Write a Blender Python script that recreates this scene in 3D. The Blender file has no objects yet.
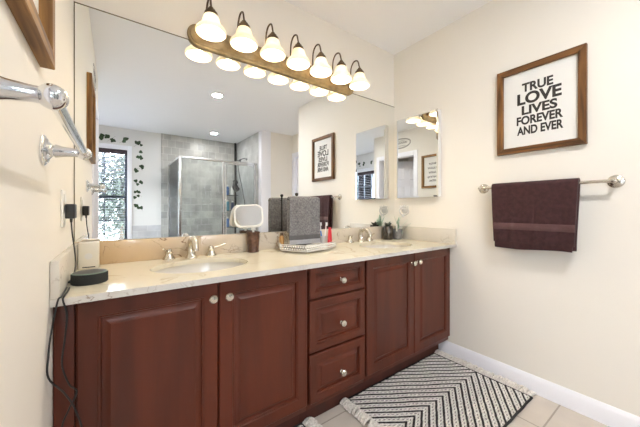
import bpy, bmesh, math, random
from mathutils import Vector, Matrix
random.seed(7)
PI = math.pi
scene = bpy.context.scene
COL = scene.collection

# ------------------------------------------------------------------ camera
cam_d = bpy.data.cameras.new('camera')
cam = bpy.data.objects.new('camera', cam_d)
COL.objects.link(cam)
cam.location = (0.1461, -1.6206, 1.0739)
cam.rotation_euler = (PI / 2, 0, -0.6298)
cam_d.sensor_width = 36.0
cam_d.lens = 280.9032 / 640 * 36.0
cam_d.shift_y = -(213.5 - 209.58) / 640
cam_d.clip_start = 0.02
scene.camera = cam

# ------------------------------------------------------------------ world, light, exposure
scene.view_settings.view_transform = 'Standard'
scene.view_settings.look = 'None'
scene.view_settings.gamma = 1.0
scene.view_settings.use_curve_mapping = False
scene.view_settings.exposure = 0.63
scene.cycles.max_bounces = 20
scene.cycles.diffuse_bounces = 10
scene.cycles.glossy_bounces = 8
VANITY_W = 1.7       # each bulb of the vanity light
CAN_W = 16.0         # each recessed ceiling light
DAY_W = 800.0         # daylight through each window

world = bpy.data.worlds.new('world')
scene.world = world
world.use_nodes = True
wn = world.node_tree.nodes
wn['Background'].inputs['Color'].default_value = (0.80, 0.90, 1.0, 1)
wn['Background'].inputs['Strength'].default_value = 9.0


def area(name, loc, rot, sx, sy, power, color):
    l = bpy.data.lights.new(name, 'AREA')
    l.shape = 'RECTANGLE'
    l.size, l.size_y = sx, sy
    l.energy = power
    l.color = color
    o = bpy.data.objects.new(name, l)
    o.location = loc
    o.rotation_euler = rot
    COL.objects.link(o)
    return o


# daylight from the sky outside the two windows, from above the tree line
area('window_daylight', (0.0, -5.3, 2.75), (math.radians(62), 0, 0), 1.6, 1.2, DAY_W, (0.86, 0.93, 1.0))
area('alcove_daylight', (-2.0, -3.2, 2.75), (0, -math.radians(62), 0), 1.2, 1.6, DAY_W, (0.90, 0.95, 1.0))

# ------------------------------------------------------------------ helpers
H = 2.44            # ceiling
W = 2.1363          # right wall
CT = 0.8266         # counter top


class MB:
    """collects shapes into one bmesh, world coordinates"""

    def __init__(self):
        self.bm = bmesh.new()

    def box(self, x0, x1, y0, y1, z0, z1, bev=0.0, seg=2):
        b = bmesh.new()
        bmesh.ops.create_cube(b, size=1.0)
        for v in b.verts:
            v.co = Vector((x0 + (v.co.x + .5) * (x1 - x0), y0 + (v.co.y + .5) * (y1 - y0), z0 + (v.co.z + .5) * (z1 - z0)))
        if bev > 0:
            bmesh.ops.bevel(b, geom=list(b.edges), offset=bev, segments=seg, affect='EDGES', profile=0.5)
        return self.add(b)

    def add(self, b, mat=None):
        if mat is not None:
            bmesh.ops.transform(b, matrix=mat, verts=list(b.verts))
        me = bpy.data.meshes.new('tmp')
        b.to_mesh(me)
        b.free()
        self.bm.from_mesh(me)
        bpy.data.meshes.remove(me)
        return self

    def tube(self, pts, r, n=10, cap=True):
        pts = [Vector(p) for p in pts]
        rs = r if isinstance(r, (list, tuple)) else [r] * len(pts)
        rings = []
        ref = None
        for i, p in enumerate(pts):
            if i == 0:
                t = pts[1] - pts[0]
            elif i == len(pts) - 1:
                t = pts[-1] - pts[-2]
            else:
                t = (pts[i + 1] - pts[i]).normalized() + (pts[i] - pts[i - 1]).normalized()
            t.normalize()
            if ref is None:
                ref = Vector((0, 0, 1)) if abs(t.z) < .9 else Vector((1, 0, 0))
            a = t.cross(ref)
            if a.length < 1e-6:
                a = t.orthogonal()
            a.normalize()
            b = a.cross(t).normalized()
            ref = b
            rings.append([self.bm.verts.new(p + a * (rs[i] * math.cos(2 * PI * k / n)) + b * (rs[i] * math.sin(2 * PI * k / n))) for k in range(n)])
        for i in range(len(rings) - 1):
            for k in range(n):
                self.bm.faces.new((rings[i][k], rings[i][(k + 1) % n], rings[i + 1][(k + 1) % n], rings[i + 1][k]))
        if cap:
            self.bm.faces.new(rings[0][::-1])
            self.bm.faces.new(rings[-1])
        return self

    def lathe(self, prof, origin, axis='Z', n=24, cap0=True, cap1=True):
        """prof: list of (radius, height along the axis)"""
        o = Vector(origin)
        if isinstance(axis, str):
            ax = {'Z': Vector((0, 0, 1)), 'X': Vector((1, 0, 0)), 'Y': Vector((0, 1, 0)), '-Y': Vector((0, -1, 0)), '-X': Vector((-1, 0, 0)), '-Z': Vector((0, 0, -1))}[axis]
        else:
            ax = Vector(axis).normalized()
        a = ax.orthogonal().normalized()
        b = ax.cross(a).normalized()
        rings = []
        for r, h in prof:
            rings.append([self.bm.verts.new(o + ax * h + a * (max(r, 1e-4) * math.cos(2 * PI * k / n)) + b * (max(r, 1e-4) * math.sin(2 * PI * k / n))) for k in range(n)])
        for i in range(len(rings) - 1):
            for k in range(n):
                self.bm.faces.new((rings[i][k], rings[i][(k + 1) % n], rings[i + 1][(k + 1) % n], rings[i + 1][k]))
        if cap0:
            self.bm.faces.new(rings[0][::-1])
        if cap1:
            self.bm.faces.new(rings[-1])
        return self

    def sphere(self, c, r, n=16, m=10, sc=(1, 1, 1)):
        b = bmesh.new()
        bmesh.ops.create_uvsphere(b, u_segments=n, v_segments=m, radius=r)
        for v in b.verts:
            v.co = Vector((v.co.x * sc[0] + c[0], v.co.y * sc[1] + c[1], v.co.z * sc[2] + c[2]))
        return self.add(b)

    def loops(self, loops, close=True, cap0=False, cap1=False):
        """skin between successive vertex loops"""
        R = [[self.bm.verts.new(Vector(p)) for p in L] for L in loops]
        n = len(R[0])
        for i in range(len(R) - 1):
            for k in range(n if close else n - 1):
                self.bm.faces.new((R[i][k], R[i][(k + 1) % n], R[i + 1][(k + 1) % n], R[i + 1][k]))
        if cap0:
            self.bm.faces.new(R[0][::-1])
        if cap1:
            self.bm.faces.new(R[-1])
        return self

    def face(self, pts):
        self.bm.faces.new([self.bm.verts.new(Vector(p)) for p in pts])
        return self

    def xf(self, m):
        bmesh.ops.transform(self.bm, matrix=m, verts=list(self.bm.verts))
        return self


def wloc(o):
    v = Vector((0, 0, 0))
    while o is not None:
        v += o.location
        o = o.parent
    return v


def tag(o, label=None, cat=None, group=None, kind=None):
    if label:
        o['label'] = label
    if cat:
        o['category'] = cat
    if group:
        o['group'] = group
    if kind:
        o['kind'] = kind
    return o


def obj(name, mb, mat, parent=None, loc=None, smooth=35, label=None):
    """one mesh object; the geometry is given in world coordinates"""
    me = bpy.data.meshes.new(name)
    bm = mb.bm if isinstance(mb, MB) else mb
    base = wloc(parent) if parent is not None else Vector((0, 0, 0))
    if loc is not None:
        base = base + (Vector(loc) - base)
    bmesh.ops.recalc_face_normals(bm, faces=list(bm.faces))
    bmesh.ops.transform(bm, matrix=Matrix.Translation(-base), verts=list(bm.verts))
    bm.to_mesh(me)
    bm.free()
    if smooth:
        me.shade_smooth()
        me.set_sharp_from_angle(angle=math.radians(smooth))
    o = bpy.data.objects.new(name, me)
    COL.objects.link(o)
    if mat is not None:
        me.materials.append(mat)
    if parent is not None:
        o.parent = parent
        if loc is not None:
            o.location = Vector(loc) - wloc(parent)
    elif loc is not None:
        o.location = loc
    if label:
        o['label'] = label
    return o


def thing(name, loc, label, cat, group=None):
    o = bpy.data.objects.new(name, None)
    o.empty_display_size = 0.05
    o.location = loc
    COL.objects.link(o)
    return tag(o, label, cat, group)


def struct(name, mb, mat, parent=None, smooth=30):
    o = obj(name, mb, mat, parent, smooth=smooth)
    if parent is None:
        o['kind'] = 'structure'
    return o


def copy_thing(src, loc, label):
    c = src.copy()
    COL.objects.link(c)
    c.location = loc
    c['label'] = label
    for ch in list(src.children):
        d = ch.copy()
        COL.objects.link(d)
        d.parent = c
        for g in list(ch.children):
            e = g.copy()
            COL.objects.link(e)
            e.parent = d
    return c


def smoothline(pts, k=6):
    """Catmull-Rom through the points"""
    P = [Vector(p) for p in pts]
    P = [P[0] * 2 - P[1]] + P + [P[-1] * 2 - P[-2]]
    out = []
    for i in range(1, len(P) - 2):
        for j in range(k):
            t = j / k
            a, b, c, d = P[i - 1], P[i], P[i + 1], P[i + 2]
            out.append(0.5 * ((2 * b) + (c - a) * t + (2 * a - 5 * b + 4 * c - d) * t * t + (3 * b - a - 3 * c + d) * t ** 3))
    out.append(P[-2])
    return out


# ------------------------------------------------------------------ materials
def mat_new(name):
    m = bpy.data.materials.new(name)
    m.use_nodes = True
    nt = m.node_tree
    b = nt.nodes['Principled BSDF']
    return m, nt, b


def simple(name, col, rough=0.5, metal=0.0, noise=0.0, nscale=8.0, bump=0.0, bscale=60.0, coat=0.0, spec=0.5, stretch=(1, 1, 1), col2=None):
    m, nt, b = mat_new(name)
    b.inputs['Base Color'].default_value = (*col, 1)
    b.inputs['Roughness'].default_value = rough
    b.inputs['Metallic'].default_value = metal
    b.inputs['Coat Weight'].default_value = coat
    b.inputs['Coat Roughness'].default_value = 0.15
    b.inputs['Specular IOR Level'].default_value = spec
    tc = nt.nodes.new('ShaderNodeTexCoord')
    mp = nt.nodes.new('ShaderNodeMapping')
    mp.inputs['Scale'].default_value = stretch
    nt.links.new(tc.outputs['Object'], mp.inputs['Vector'])
    if noise > 0 or col2:
        n = nt.nodes.new('ShaderNodeTexNoise')
        n.inputs['Scale'].default_value = nscale
        n.inputs['Detail'].default_value = 5
        nt.links.new(mp.outputs['Vector'], n.inputs['Vector'])
        r = nt.nodes.new('ShaderNodeValToRGB')
        c2 = col2 if col2 else tuple(c * (1 - noise) for c in col)
        r.color_ramp.elements[0].position = 0.35
        r.color_ramp.elements[1].position = 0.65
        r.color_ramp.elements[0].color = (*c2, 1)
        r.color_ramp.elements[1].color = (*col, 1)
        nt.links.new(n.outputs['Fac'], r.inputs['Fac'])
        nt.links.new(r.outputs['Color'], b.inputs['Base Color'])
    if bump > 0:
        n2 = nt.nodes.new('ShaderNodeTexNoise')
        n2.inputs['Scale'].default_value = bscale
        n2.inputs['Detail'].default_value = 3
        nt.links.new(mp.outputs['Vector'], n2.inputs['Vector'])
        bp = nt.nodes.new('ShaderNodeBump')
        bp.inputs['Strength'].default_value = bump
        bp.inputs['Distance'].default_value = 0.01
        nt.links.new(n2.outputs['Fac'], bp.inputs['Height'])
        nt.links.new(bp.outputs['Normal'], b.inputs['Normal'])
    return m


M = {}
M['wall'] = simple('wall_paint', (0.83, 0.79, 0.72), 0.75, bump=0.04, bscale=120)
M['wall_far'] = simple('grey_cream_paint', (0.74, 0.73, 0.71), 0.75, bump=0.04, bscale=120)
M['ceiling'] = simple('ceiling_paint', (0.90, 0.905, 0.925), 0.85, bump=0.03, bscale=90)
M['trim'] = simple('trim_paint', (0.87, 0.87, 0.92), 0.4)
M['chrome'] = simple('chrome', (0.80, 0.81, 0.83), 0.10, 1.0)
M['nickel'] = simple('satin_nickel', (0.74, 0.70, 0.62), 0.22, 1.0, noise=0.15, nscale=14)
M['bronze'] = simple('antique_brass', (0.42, 0.33, 0.20), 0.5, 1.0, noise=0.3, nscale=20)
M['bronze_dark'] = simple('dark_bronze', (0.17, 0.12, 0.075), 0.35, 1.0, noise=0.3, nscale=30)
M['mirror'] = simple('mirror_silver', (0.93, 0.945, 0.94), 0.0, 1.0)
M['mirror_edge'] = simple('mirror_edge', (0.22, 0.19, 0.13), 0.3, 0.6)
M['white'] = simple('white_plastic', (0.82, 0.81, 0.78), 0.35)
M['porcelain'] = simple('porcelain', (0.72, 0.69, 0.63), 0.12, coat=0.4)
M['black'] = simple('black_plastic', (0.015, 0.015, 0.016), 0.4)
M['cream'] = simple('cream_plastic', (0.70, 0.66, 0.56), 0.35)
M['black_metal'] = simple('black_iron', (0.02, 0.019, 0.018), 0.45, 0.3)
M['dark_fabric'] = simple('charcoal_mesh_fabric', (0.016, 0.018, 0.018), 0.85, bump=0.5, bscale=300)
M['sign_paper'] = simple('sign_paper', (0.80, 0.79, 0.76), 0.6)
M['ink'] = simple('black_ink', (0.03, 0.025, 0.022), 0.6)
M['leaf'] = simple('ivy_green', (0.035, 0.075, 0.025), 0.6, noise=0.5, nscale=30)
M['outlet'] = simple('outlet_plastic', (0.85, 0.83, 0.78), 0.35)


def wood_mat(name, dark, light, rough, scale, coat=0.0, axis='Z'):
    m, nt, b = mat_new(name)
    tc = nt.nodes.new('ShaderNodeTexCoord')
    mp = nt.nodes.new('ShaderNodeMapping')
    s = {'Z': (14, 14, 1.2), 'X': (1.2, 14, 14), 'Y': (14, 1.2, 14)}[axis]
    mp.inputs['Scale'].default_value = tuple(v * scale for v in s)
    nt.links.new(tc.outputs['Object'], mp.inputs['Vector'])
    n = nt.nodes.new('ShaderNodeTexNoise')
    n.inputs['Scale'].default_value = 1.0
    n.inputs['Detail'].default_value = 6
    n.inputs['Distortion'].default_value = 0.6
    nt.links.new(mp.outputs['Vector'], n.inputs['Vector'])
    r = nt.nodes.new('ShaderNodeValToRGB')
    r.color_ramp.elements[0].position = 0.3
    r.color_ramp.elements[1].position = 0.72
    r.color_ramp.elements[0].color = (*dark, 1)
    r.color_ramp.elements[1].color = (*light, 1)
    nt.links.new(n.outputs['Fac'], r.inputs['Fac'])
    nt.links.new(r.outputs['Color'], b.inputs['Base Color'])
    b.inputs['Roughness'].default_value = rough
    b.inputs['Coat Weight'].default_value = coat
    b.inputs['Coat Roughness'].default_value = 0.25
    b.inputs['Specular IOR Level'].default_value = 0.35
    bp = nt.nodes.new('ShaderNodeBump')
    bp.inputs['Strength'].default_value = 0.08
    bp.inputs['Distance'].default_value = 0.004
    nt.links.new(n.outputs['Fac'], bp.inputs['Height'])
    nt.links.new(bp.outputs['Normal'], b.inputs['Normal'])
    return m


M['cherry'] = wood_mat('cherry_wood', (0.066, 0.0125, 0.0048), (0.116, 0.0225, 0.0082), 0.38, 0.9, coat=0.12)
M['frame_wood'] = wood_mat('walnut_frame_wood', (0.040, 0.016, 0.006), (0.28, 0.125, 0.036), 0.45, 2.6, axis='Z')
M['frame_wood_y'] = wood_mat('walnut_frame_wood_rail', (0.040, 0.016, 0.006), (0.28, 0.125, 0.036), 0.45, 2.6, axis='Y')

M['golden_wood'] = wood_mat('golden_rustic_wood', (0.085, 0.034, 0.010), (0.44, 0.23, 0.072), 0.5, 3.2, axis='Z')
M['golden_wood_y'] = wood_mat('golden_rustic_rail', (0.085, 0.034, 0.010), (0.44, 0.23, 0.072), 0.5, 3.2, axis='Y')


def marble_mat(name, base, base2, vein, vscale=3.0, vein_amt=0.9, rough=0.16):
    m, nt, b = mat_new(name)
    tc = nt.nodes.new('ShaderNodeTexCoord')
    n = nt.nodes.new('ShaderNodeTexNoise')
    n.inputs['Scale'].default_value = 2.2
    n.inputs['Detail'].default_value = 6
    nt.links.new(tc.outputs['Object'], n.inputs['Vector'])
    r = nt.nodes.new('ShaderNodeValToRGB')
    r.color_ramp.elements[0].position = 0.38
    r.color_ramp.elements[1].position = 0.62
    r.color_ramp.elements[0].color = (*base2, 1)
    r.color_ramp.elements[1].color = (*base, 1)
    nt.links.new(n.outputs['Fac'], r.inputs['Fac'])
    n2 = nt.nodes.new('ShaderNodeTexNoise')
    n2.inputs['Scale'].default_value = vscale
    n2.inputs['Detail'].default_value = 8
    n2.inputs['Distortion'].default_value = 1.6
    nt.links.new(tc.outputs['Object'], n2.inputs['Vector'])
    r2 = nt.nodes.new('ShaderNodeValToRGB')
    e = r2.color_ramp.elements
    e[0].position = 0.482
    e[0].color = (0, 0, 0, 1)
    e[1].position = 0.518
    e[1].color = (0, 0, 0, 1)
    k = e.new(0.50)
    k.color = (1, 1, 1, 1)
    nt.links.new(n2.outputs['Fac'], r2.inputs['Fac'])
    n3 = nt.nodes.new('ShaderNodeTexNoise')
    n3.inputs['Scale'].default_value = 5.0
    nt.links.new(tc.outputs['Object'], n3.inputs['Vector'])
    r3 = nt.nodes.new('ShaderNodeValToRGB')
    r3.color_ramp.elements[0].position = 0.48
    r3.color_ramp.elements[1].position = 0.62
    nt.links.new(n3.outputs['Fac'], r3.inputs['Fac'])
    mul = nt.nodes.new('ShaderNodeMath')
    mul.operation = 'MULTIPLY'
    nt.links.new(r2.outputs['Color'], mul.inputs[0])
    nt.links.new(r3.outputs['Color'], mul.inputs[1])
    mul2 = nt.nodes.new('ShaderNodeMath')
    mul2.operation = 'MULTIPLY'
    mul2.inputs[1].default_value = vein_amt
    nt.links.new(mul.outputs[0], mul2.inputs[0])
    mx = nt.nodes.new('ShaderNodeMixRGB')
    mx.inputs['Color2'].default_value = (*vein, 1)
    nt.links.new(mul2.outputs[0], mx.inputs['Fac'])
    nt.links.new(r.outputs['Color'], mx.inputs['Color1'])
    nt.links.new(mx.outputs['Color'], b.inputs['Base Color'])
    b.inputs['Roughness'].default_value = rough
    return m


M['marble'] = marble_mat('cream_marble', (0.76, 0.71, 0.57), (0.71, 0.655, 0.51), (0.36, 0.25, 0.15), 2.4, 0.5)
M['marble_edge'] = marble_mat('cut_marble_edge', (0.66, 0.63, 0.58), (0.50, 0.48, 0.45), (0.25, 0.17, 0.11), 9.0, 0.9, 0.35)


def splash_mat():
    m = marble_mat('veined_splash_marble', (0.64, 0.56, 0.44), (0.56, 0.48, 0.37), (0.16, 0.08, 0.04), 8.5, 1.0, 0.2)
    # the stone itself runs from tan, brown-veined to greyer cream along its length
    nt = m.node_tree
    b = nt.nodes['Principled BSDF']
    src = b.inputs['Base Color'].links[0].from_socket
    tc = nt.nodes.new('ShaderNodeTexCoord')
    sep = nt.nodes.new('ShaderNodeSeparateXYZ')
    nt.links.new(tc.outputs['Object'], sep.inputs[0])
    nz = nt.nodes.new('ShaderNodeTexNoise')
    nz.inputs['Scale'].default_value = 5.0
    nt.links.new(tc.outputs['Object'], nz.inputs['Vector'])
    ad = nt.nodes.new('ShaderNodeMath')
    ad.operation = 'MULTIPLY_ADD'
    ad.inputs[1].default_value = 0.5
    nt.links.new(nz.outputs['Fac'], ad.inputs[0])
    nt.links.new(sep.outputs['X'], ad.inputs[2])
    r = nt.nodes.new('ShaderNodeValToRGB')
    e = r.color_ramp.elements
    e[0].position = 0.0
    e[0].color = (0.98, 0.80, 0.58, 1)
    e[1].position = 0.5
    e[1].color = (1.0, 1.02, 1.08, 1)
    mr = nt.nodes.new('ShaderNodeMapRange')
    mr.inputs['From Min'].default_value = -0.75
    mr.inputs['From Max'].default_value = 0.9
    nt.links.new(ad.outputs[0], mr.inputs['Value'])
    nt.links.new(mr.outputs['Result'], r.inputs['Fac'])
    mx = nt.nodes.new('ShaderNodeMixRGB')
    mx.blend_type = 'MULTIPLY'
    mx.inputs['Fac'].default_value = 1.0
    nt.links.new(src, mx.inputs['Color1'])
    nt.links.new(r.outputs['Color'], mx.inputs['Color2'])
    nt.links.new(mx.outputs['Color'], b.inputs['Base Color'])
    return m


M['splash'] = splash_mat()
M['splash_tan'] = marble_mat('tan_brown_marble', (0.60, 0.44, 0.25), (0.50, 0.35, 0.19), (0.20, 0.10, 0.05), 6.0, 1.0, 0.2)
M['splash_grey'] = marble_mat('grey_cream_marble', (0.67, 0.63, 0.56), (0.58, 0.54, 0.48), (0.28, 0.22, 0.16), 8.0, 0.8, 0.2)


def tile_mat(name, c1, c2, grout, bw, bh, mortar, rough=0.35, off=(0, 0, 0), plane='XY', offset=0.0, nscale=3.0, namt=0.35):
    m, nt, b = mat_new(name)
    tc = nt.nodes.new('ShaderNodeTexCoord')
    sep = nt.nodes.new('ShaderNodeSeparateXYZ')
    nt.links.new(tc.outputs['Object'], sep.inputs[0])
    cmb = nt.nodes.new('ShaderNodeCombineXYZ')
    nt.links.new(sep.outputs[plane[0]], cmb.inputs['X'])
    nt.links.new(sep.outputs[plane[1]], cmb.inputs['Y'])
    mp = nt.nodes.new('ShaderNodeMapping')
    mp.inputs['Location'].default_value = off
    nt.links.new(cmb.outputs[0], mp.inputs['Vector'])
    br = nt.nodes.new('ShaderNodeTexBrick')
    br.offset = offset
    br.inputs['Scale'].default_value = 1.0
    br.inputs['Brick Width'].default_value = bw
    br.inputs['Row Height'].default_value = bh
    br.inputs['Mortar Size'].default_value = mortar
    br.inputs['Mortar Smooth'].default_value = 0.1
    br.inputs['Bias'].default_value = 0.0
    br.inputs['Color1'].default_value = (*c1, 1)
    br.inputs['Color2'].default_value = (*c2, 1)
    br.inputs['Mortar'].default_value = (*grout, 1)
    nt.links.new(mp.outputs['Vector'], br.inputs['Vector'])
    n = nt.nodes.new('ShaderNodeTexNoise')
    n.inputs['Scale'].default_value = nscale
    n.inputs['Detail'].default_value = 6
    nt.links.new(tc.outputs['Object'], n.inputs['Vector'])
    mr = nt.nodes.new('ShaderNodeMapRange')
    mr.inputs['From Min'].default_value = 0.3
    mr.inputs['From Max'].default_value = 0.7
    mr.inputs['To Min'].default_value = 1 - namt
    mr.inputs['To Max'].default_value = 1.0
    nt.links.new(n.outputs['Fac'], mr.inputs['Value'])
    mx = nt.nodes.new('ShaderNodeMixRGB')
    mx.blend_type = 'MULTIPLY'
    mx.inputs['Fac'].default_value = 1.0
    nt.links.new(br.outputs['Color'], mx.inputs['Color1'])
    nt.links.new(mr.outputs['Result'], mx.inputs['Color2'])
    nt.links.new(mx.outputs['Color'], b.inputs['Base Color'])
    b.inputs['Roughness'].default_value = rough
    bp = nt.nodes.new('ShaderNodeBump')
    bp.inputs['Strength'].default_value = 0.35
    bp.inputs['Distance'].default_value = 0.003
    bp.invert = True
    nt.links.new(br.outputs['Fac'], bp.inputs['Height'])
    nt.links.new(bp.outputs['Normal'], b.inputs['Normal'])
    return m


M['floor'] = tile_mat('beige_floor_tile', (0.64, 0.575, 0.51), (0.60, 0.54, 0.475), (0.38, 0.33, 0.28), 0.33, 0.33, 0.004, 0.4, (0.14 + 0.004, 0.14 + 0.02, 0), 'XY', 0.0, 6.0, 0.14)
M['tile_back'] = tile_mat('grey_stone_tile_back', (0.60, 0.59, 0.55), (0.45, 0.445, 0.42), (0.64, 0.63, 0.60), 0.13, 0.13, 0.004, 0.35, (0, 0, 0), 'XZ', 0.5, 5.0, 0.3)
M['tile_side'] = tile_mat('grey_stone_tile_side', (0.60, 0.60, 0.58), (0.50, 0.50, 0.49), (0.62, 0.62, 0.60), 0.15, 0.15, 0.004, 0.35, (0, 0, 0), 'YZ', 0.5, 5.0, 0.3)
M['tile_tub'] = tile_mat('pale_grey_tub_tile', (0.64, 0.64, 0.66), (0.58, 0.58, 0.61), (0.7, 0.7, 0.7), 0.30, 0.10, 0.004, 0.35, (0, 0, 0), 'XZ', 0.5, 5.0, 0.25)


def glass_mat(name, tint=(1, 1, 1), rough=0.02, strength=1.0, haze=0.0, hcol=(0.75, 0.78, 0.80)):
    m = bpy.data.materials.new(name)
    m.use_nodes = True
    nt = m.node_tree
    nt.nodes.clear()
    out = nt.nodes.new('ShaderNodeOutputMaterial')
    tr = nt.nodes.new('ShaderNodeBsdfTransparent')
    tr.inputs['Color'].default_value = (*tint, 1)
    gl = nt.nodes.new('ShaderNodeBsdfGlossy')
    gl.inputs['Roughness'].default_value = rough
    fr = nt.nodes.new('ShaderNodeFresnel')
    fr.inputs['IOR'].default_value = 1.45
    ml = nt.nodes.new('ShaderNodeMath')
    ml.operation = 'MULTIPLY'
    ml.inputs[1].default_value = strength
    nt.links.new(fr.outputs[0], ml.inputs[0])
    mx = nt.nodes.new('ShaderNodeMixShader')
    nt.links.new(ml.outputs[0], mx.inputs['Fac'])
    nt.links.new(tr.outputs[0], mx.inputs[1])
    nt.links.new(gl.outputs[0], mx.inputs[2])
    last = mx
    if haze > 0:
        df = nt.nodes.new('ShaderNodeBsdfDiffuse')
        df.inputs['Color'].default_value = (*hcol, 1)
        m2 = nt.nodes.new('ShaderNodeMixShader')
        m2.inputs['Fac'].default_value = haze
        nt.links.new(mx.outputs[0], m2.inputs[1])
        nt.links.new(df.outputs[0], m2.inputs[2])
        last = m2
    nt.links.new(last.outputs[0], out.inputs['Surface'])
    return m


M['glass'] = glass_mat('window_glass')
M['shower_glass'] = glass_mat('shower_glass', (0.95, 0.97, 0.97), haze=0.025)
M['clear'] = glass_mat('clear_plastic', (0.97, 0.97, 0.96), 0.08, 1.0, haze=0.5, hcol=(0.95, 0.94, 0.92))
M['smoke_glass'] = glass_mat('smoked_glass', (0.50, 0.47, 0.44), 0.05, 3.0, haze=0.10)


def glow_mat(name, col, strength, base=(0.9, 0.88, 0.82)):
    m, nt, b = mat_new(name)
    b.inputs['Base Color'].default_value = (*base, 1)
    b.inputs['Roughness'].default_value = 0.3
    b.inputs['Emission Color'].default_value = (*col, 1)
    b.inputs['Emission Strength'].default_value = strength
    return m


def shade_mat():
    """lit alabaster glass: bright body, a little dimmer swirled marbling"""
    m, nt, b = mat_new('alabaster_glass_lit')
    nt.nodes.remove(b)
    tc = nt.nodes.new('ShaderNodeTexCoord')
    n = nt.nodes.new('ShaderNodeTexNoise')
    n.inputs['Scale'].default_value = 16
    n.inputs['Detail'].default_value = 4
    n.inputs['Distortion'].default_value = 1.0
    nt.links.new(tc.outputs['Object'], n.inputs['Vector'])
    r = nt.nodes.new('ShaderNodeValToRGB')
    r.color_ramp.elements[0].position = 0.3
    r.color_ramp.elements[1].position = 0.7
    r.color_ramp.elements[0].color = (0.84, 0.78, 0.66, 1)
    r.color_ramp.elements[1].color = (0.92, 0.89, 0.83, 1)
    nt.links.new(n.outputs['Fac'], r.inputs['Fac'])
    df = nt.nodes.new('ShaderNodeBsdfDiffuse')
    tl = nt.nodes.new('ShaderNodeBsdfTranslucent')
    nt.links.new(r.outputs['Color'], df.inputs['Color'])
    nt.links.new(r.outputs['Color'], tl.inputs['Color'])
    mx = nt.nodes.new('ShaderNodeMixShader')
    mx.inputs['Fac'].default_value = 0.27
    nt.links.new(df.outputs[0], mx.inputs[1])
    nt.links.new(tl.outputs[0], mx.inputs[2])
    nt.links.new(mx.outputs[0], nt.nodes['Material Output'].inputs['Surface'])
    return m


M['shade'] = shade_mat()
M['bulb'] = glass_mat('bulb_glass', (1, 1, 1), 0.05)
M['can_lens'] = glow_mat('recessed_lens', (1.0, 0.97, 0.90), 8.0)
M['ring_glow'] = glow_mat('dim_ring', (0.45, 0.75, 0.5), 0.04, (0.12, 0.16, 0.12))


def fabric_mat(name, c1, c2, nscale=160, bump=0.9, bscale=240, sheen=0.25):
    m, nt, b = mat_new(name)
    tc = nt.nodes.new('ShaderNodeTexCoord')
    n = nt.nodes.new('ShaderNodeTexNoise')
    n.inputs['Scale'].default_value = nscale
    n.inputs['Detail'].default_value = 4
    nt.links.new(tc.outputs['Object'], n.inputs['Vector'])
    r = nt.nodes.new('ShaderNodeValToRGB')
    r.color_ramp.elements[0].position = 0.36
    r.color_ramp.elements[1].position = 0.64
    r.color_ramp.elements[0].color = (*c1, 1)
    r.color_ramp.elements[1].color = (*c2, 1)
    nt.links.new(n.outputs['Fac'], r.inputs['Fac'])
    nt.links.new(r.outputs['Color'], b.inputs['Base Color'])
    b.inputs['Roughness'].default_value = 0.95
    b.inputs['Sheen Weight'].default_value = sheen
    bp = nt.nodes.new('ShaderNodeBump')
    bp.inputs['Strength'].default_value = bump
    bp.inputs['Distance'].default_value = 0.003
    n2 = nt.nodes.new('ShaderNodeTexNoise')
    n2.inputs['Scale'].default_value = bscale
    nt.links.new(tc.outputs['Object'], n2.inputs['Vector'])
    nt.links.new(n2.outputs['Fac'], bp.inputs['Height'])
    nt.links.new(bp.outputs['Normal'], b.inputs['Normal'])
    return m


M['towel_brown'] = fabric_mat('brown_terry', (0.036, 0.011, 0.012), (0.055, 0.018, 0.019), 45, sheen=0.04)
M['towel_brown_band'] = fabric_mat('brown_woven_band', (0.085, 0.036, 0.036), (0.105, 0.047, 0.045), 300, 0.3)
M['towel_grey'] = fabric_mat('grey_terry', (0.12, 0.115, 0.12), (0.26, 0.25, 0.25), 130)
M['towel_grey_band'] = fabric_mat('dark_grey_band', (0.09, 0.085, 0.085), (0.14, 0.13, 0.13), 300, 0.3)
M['towel_grey_end'] = fabric_mat('pale_grey_band', (0.36, 0.36, 0.37), (0.48, 0.47, 0.48), 200, 0.3)
M['fringe'] = fabric_mat('ivory_yarn', (0.62, 0.57, 0.53), (0.84, 0.80, 0.75), 120, 0.6)


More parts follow.
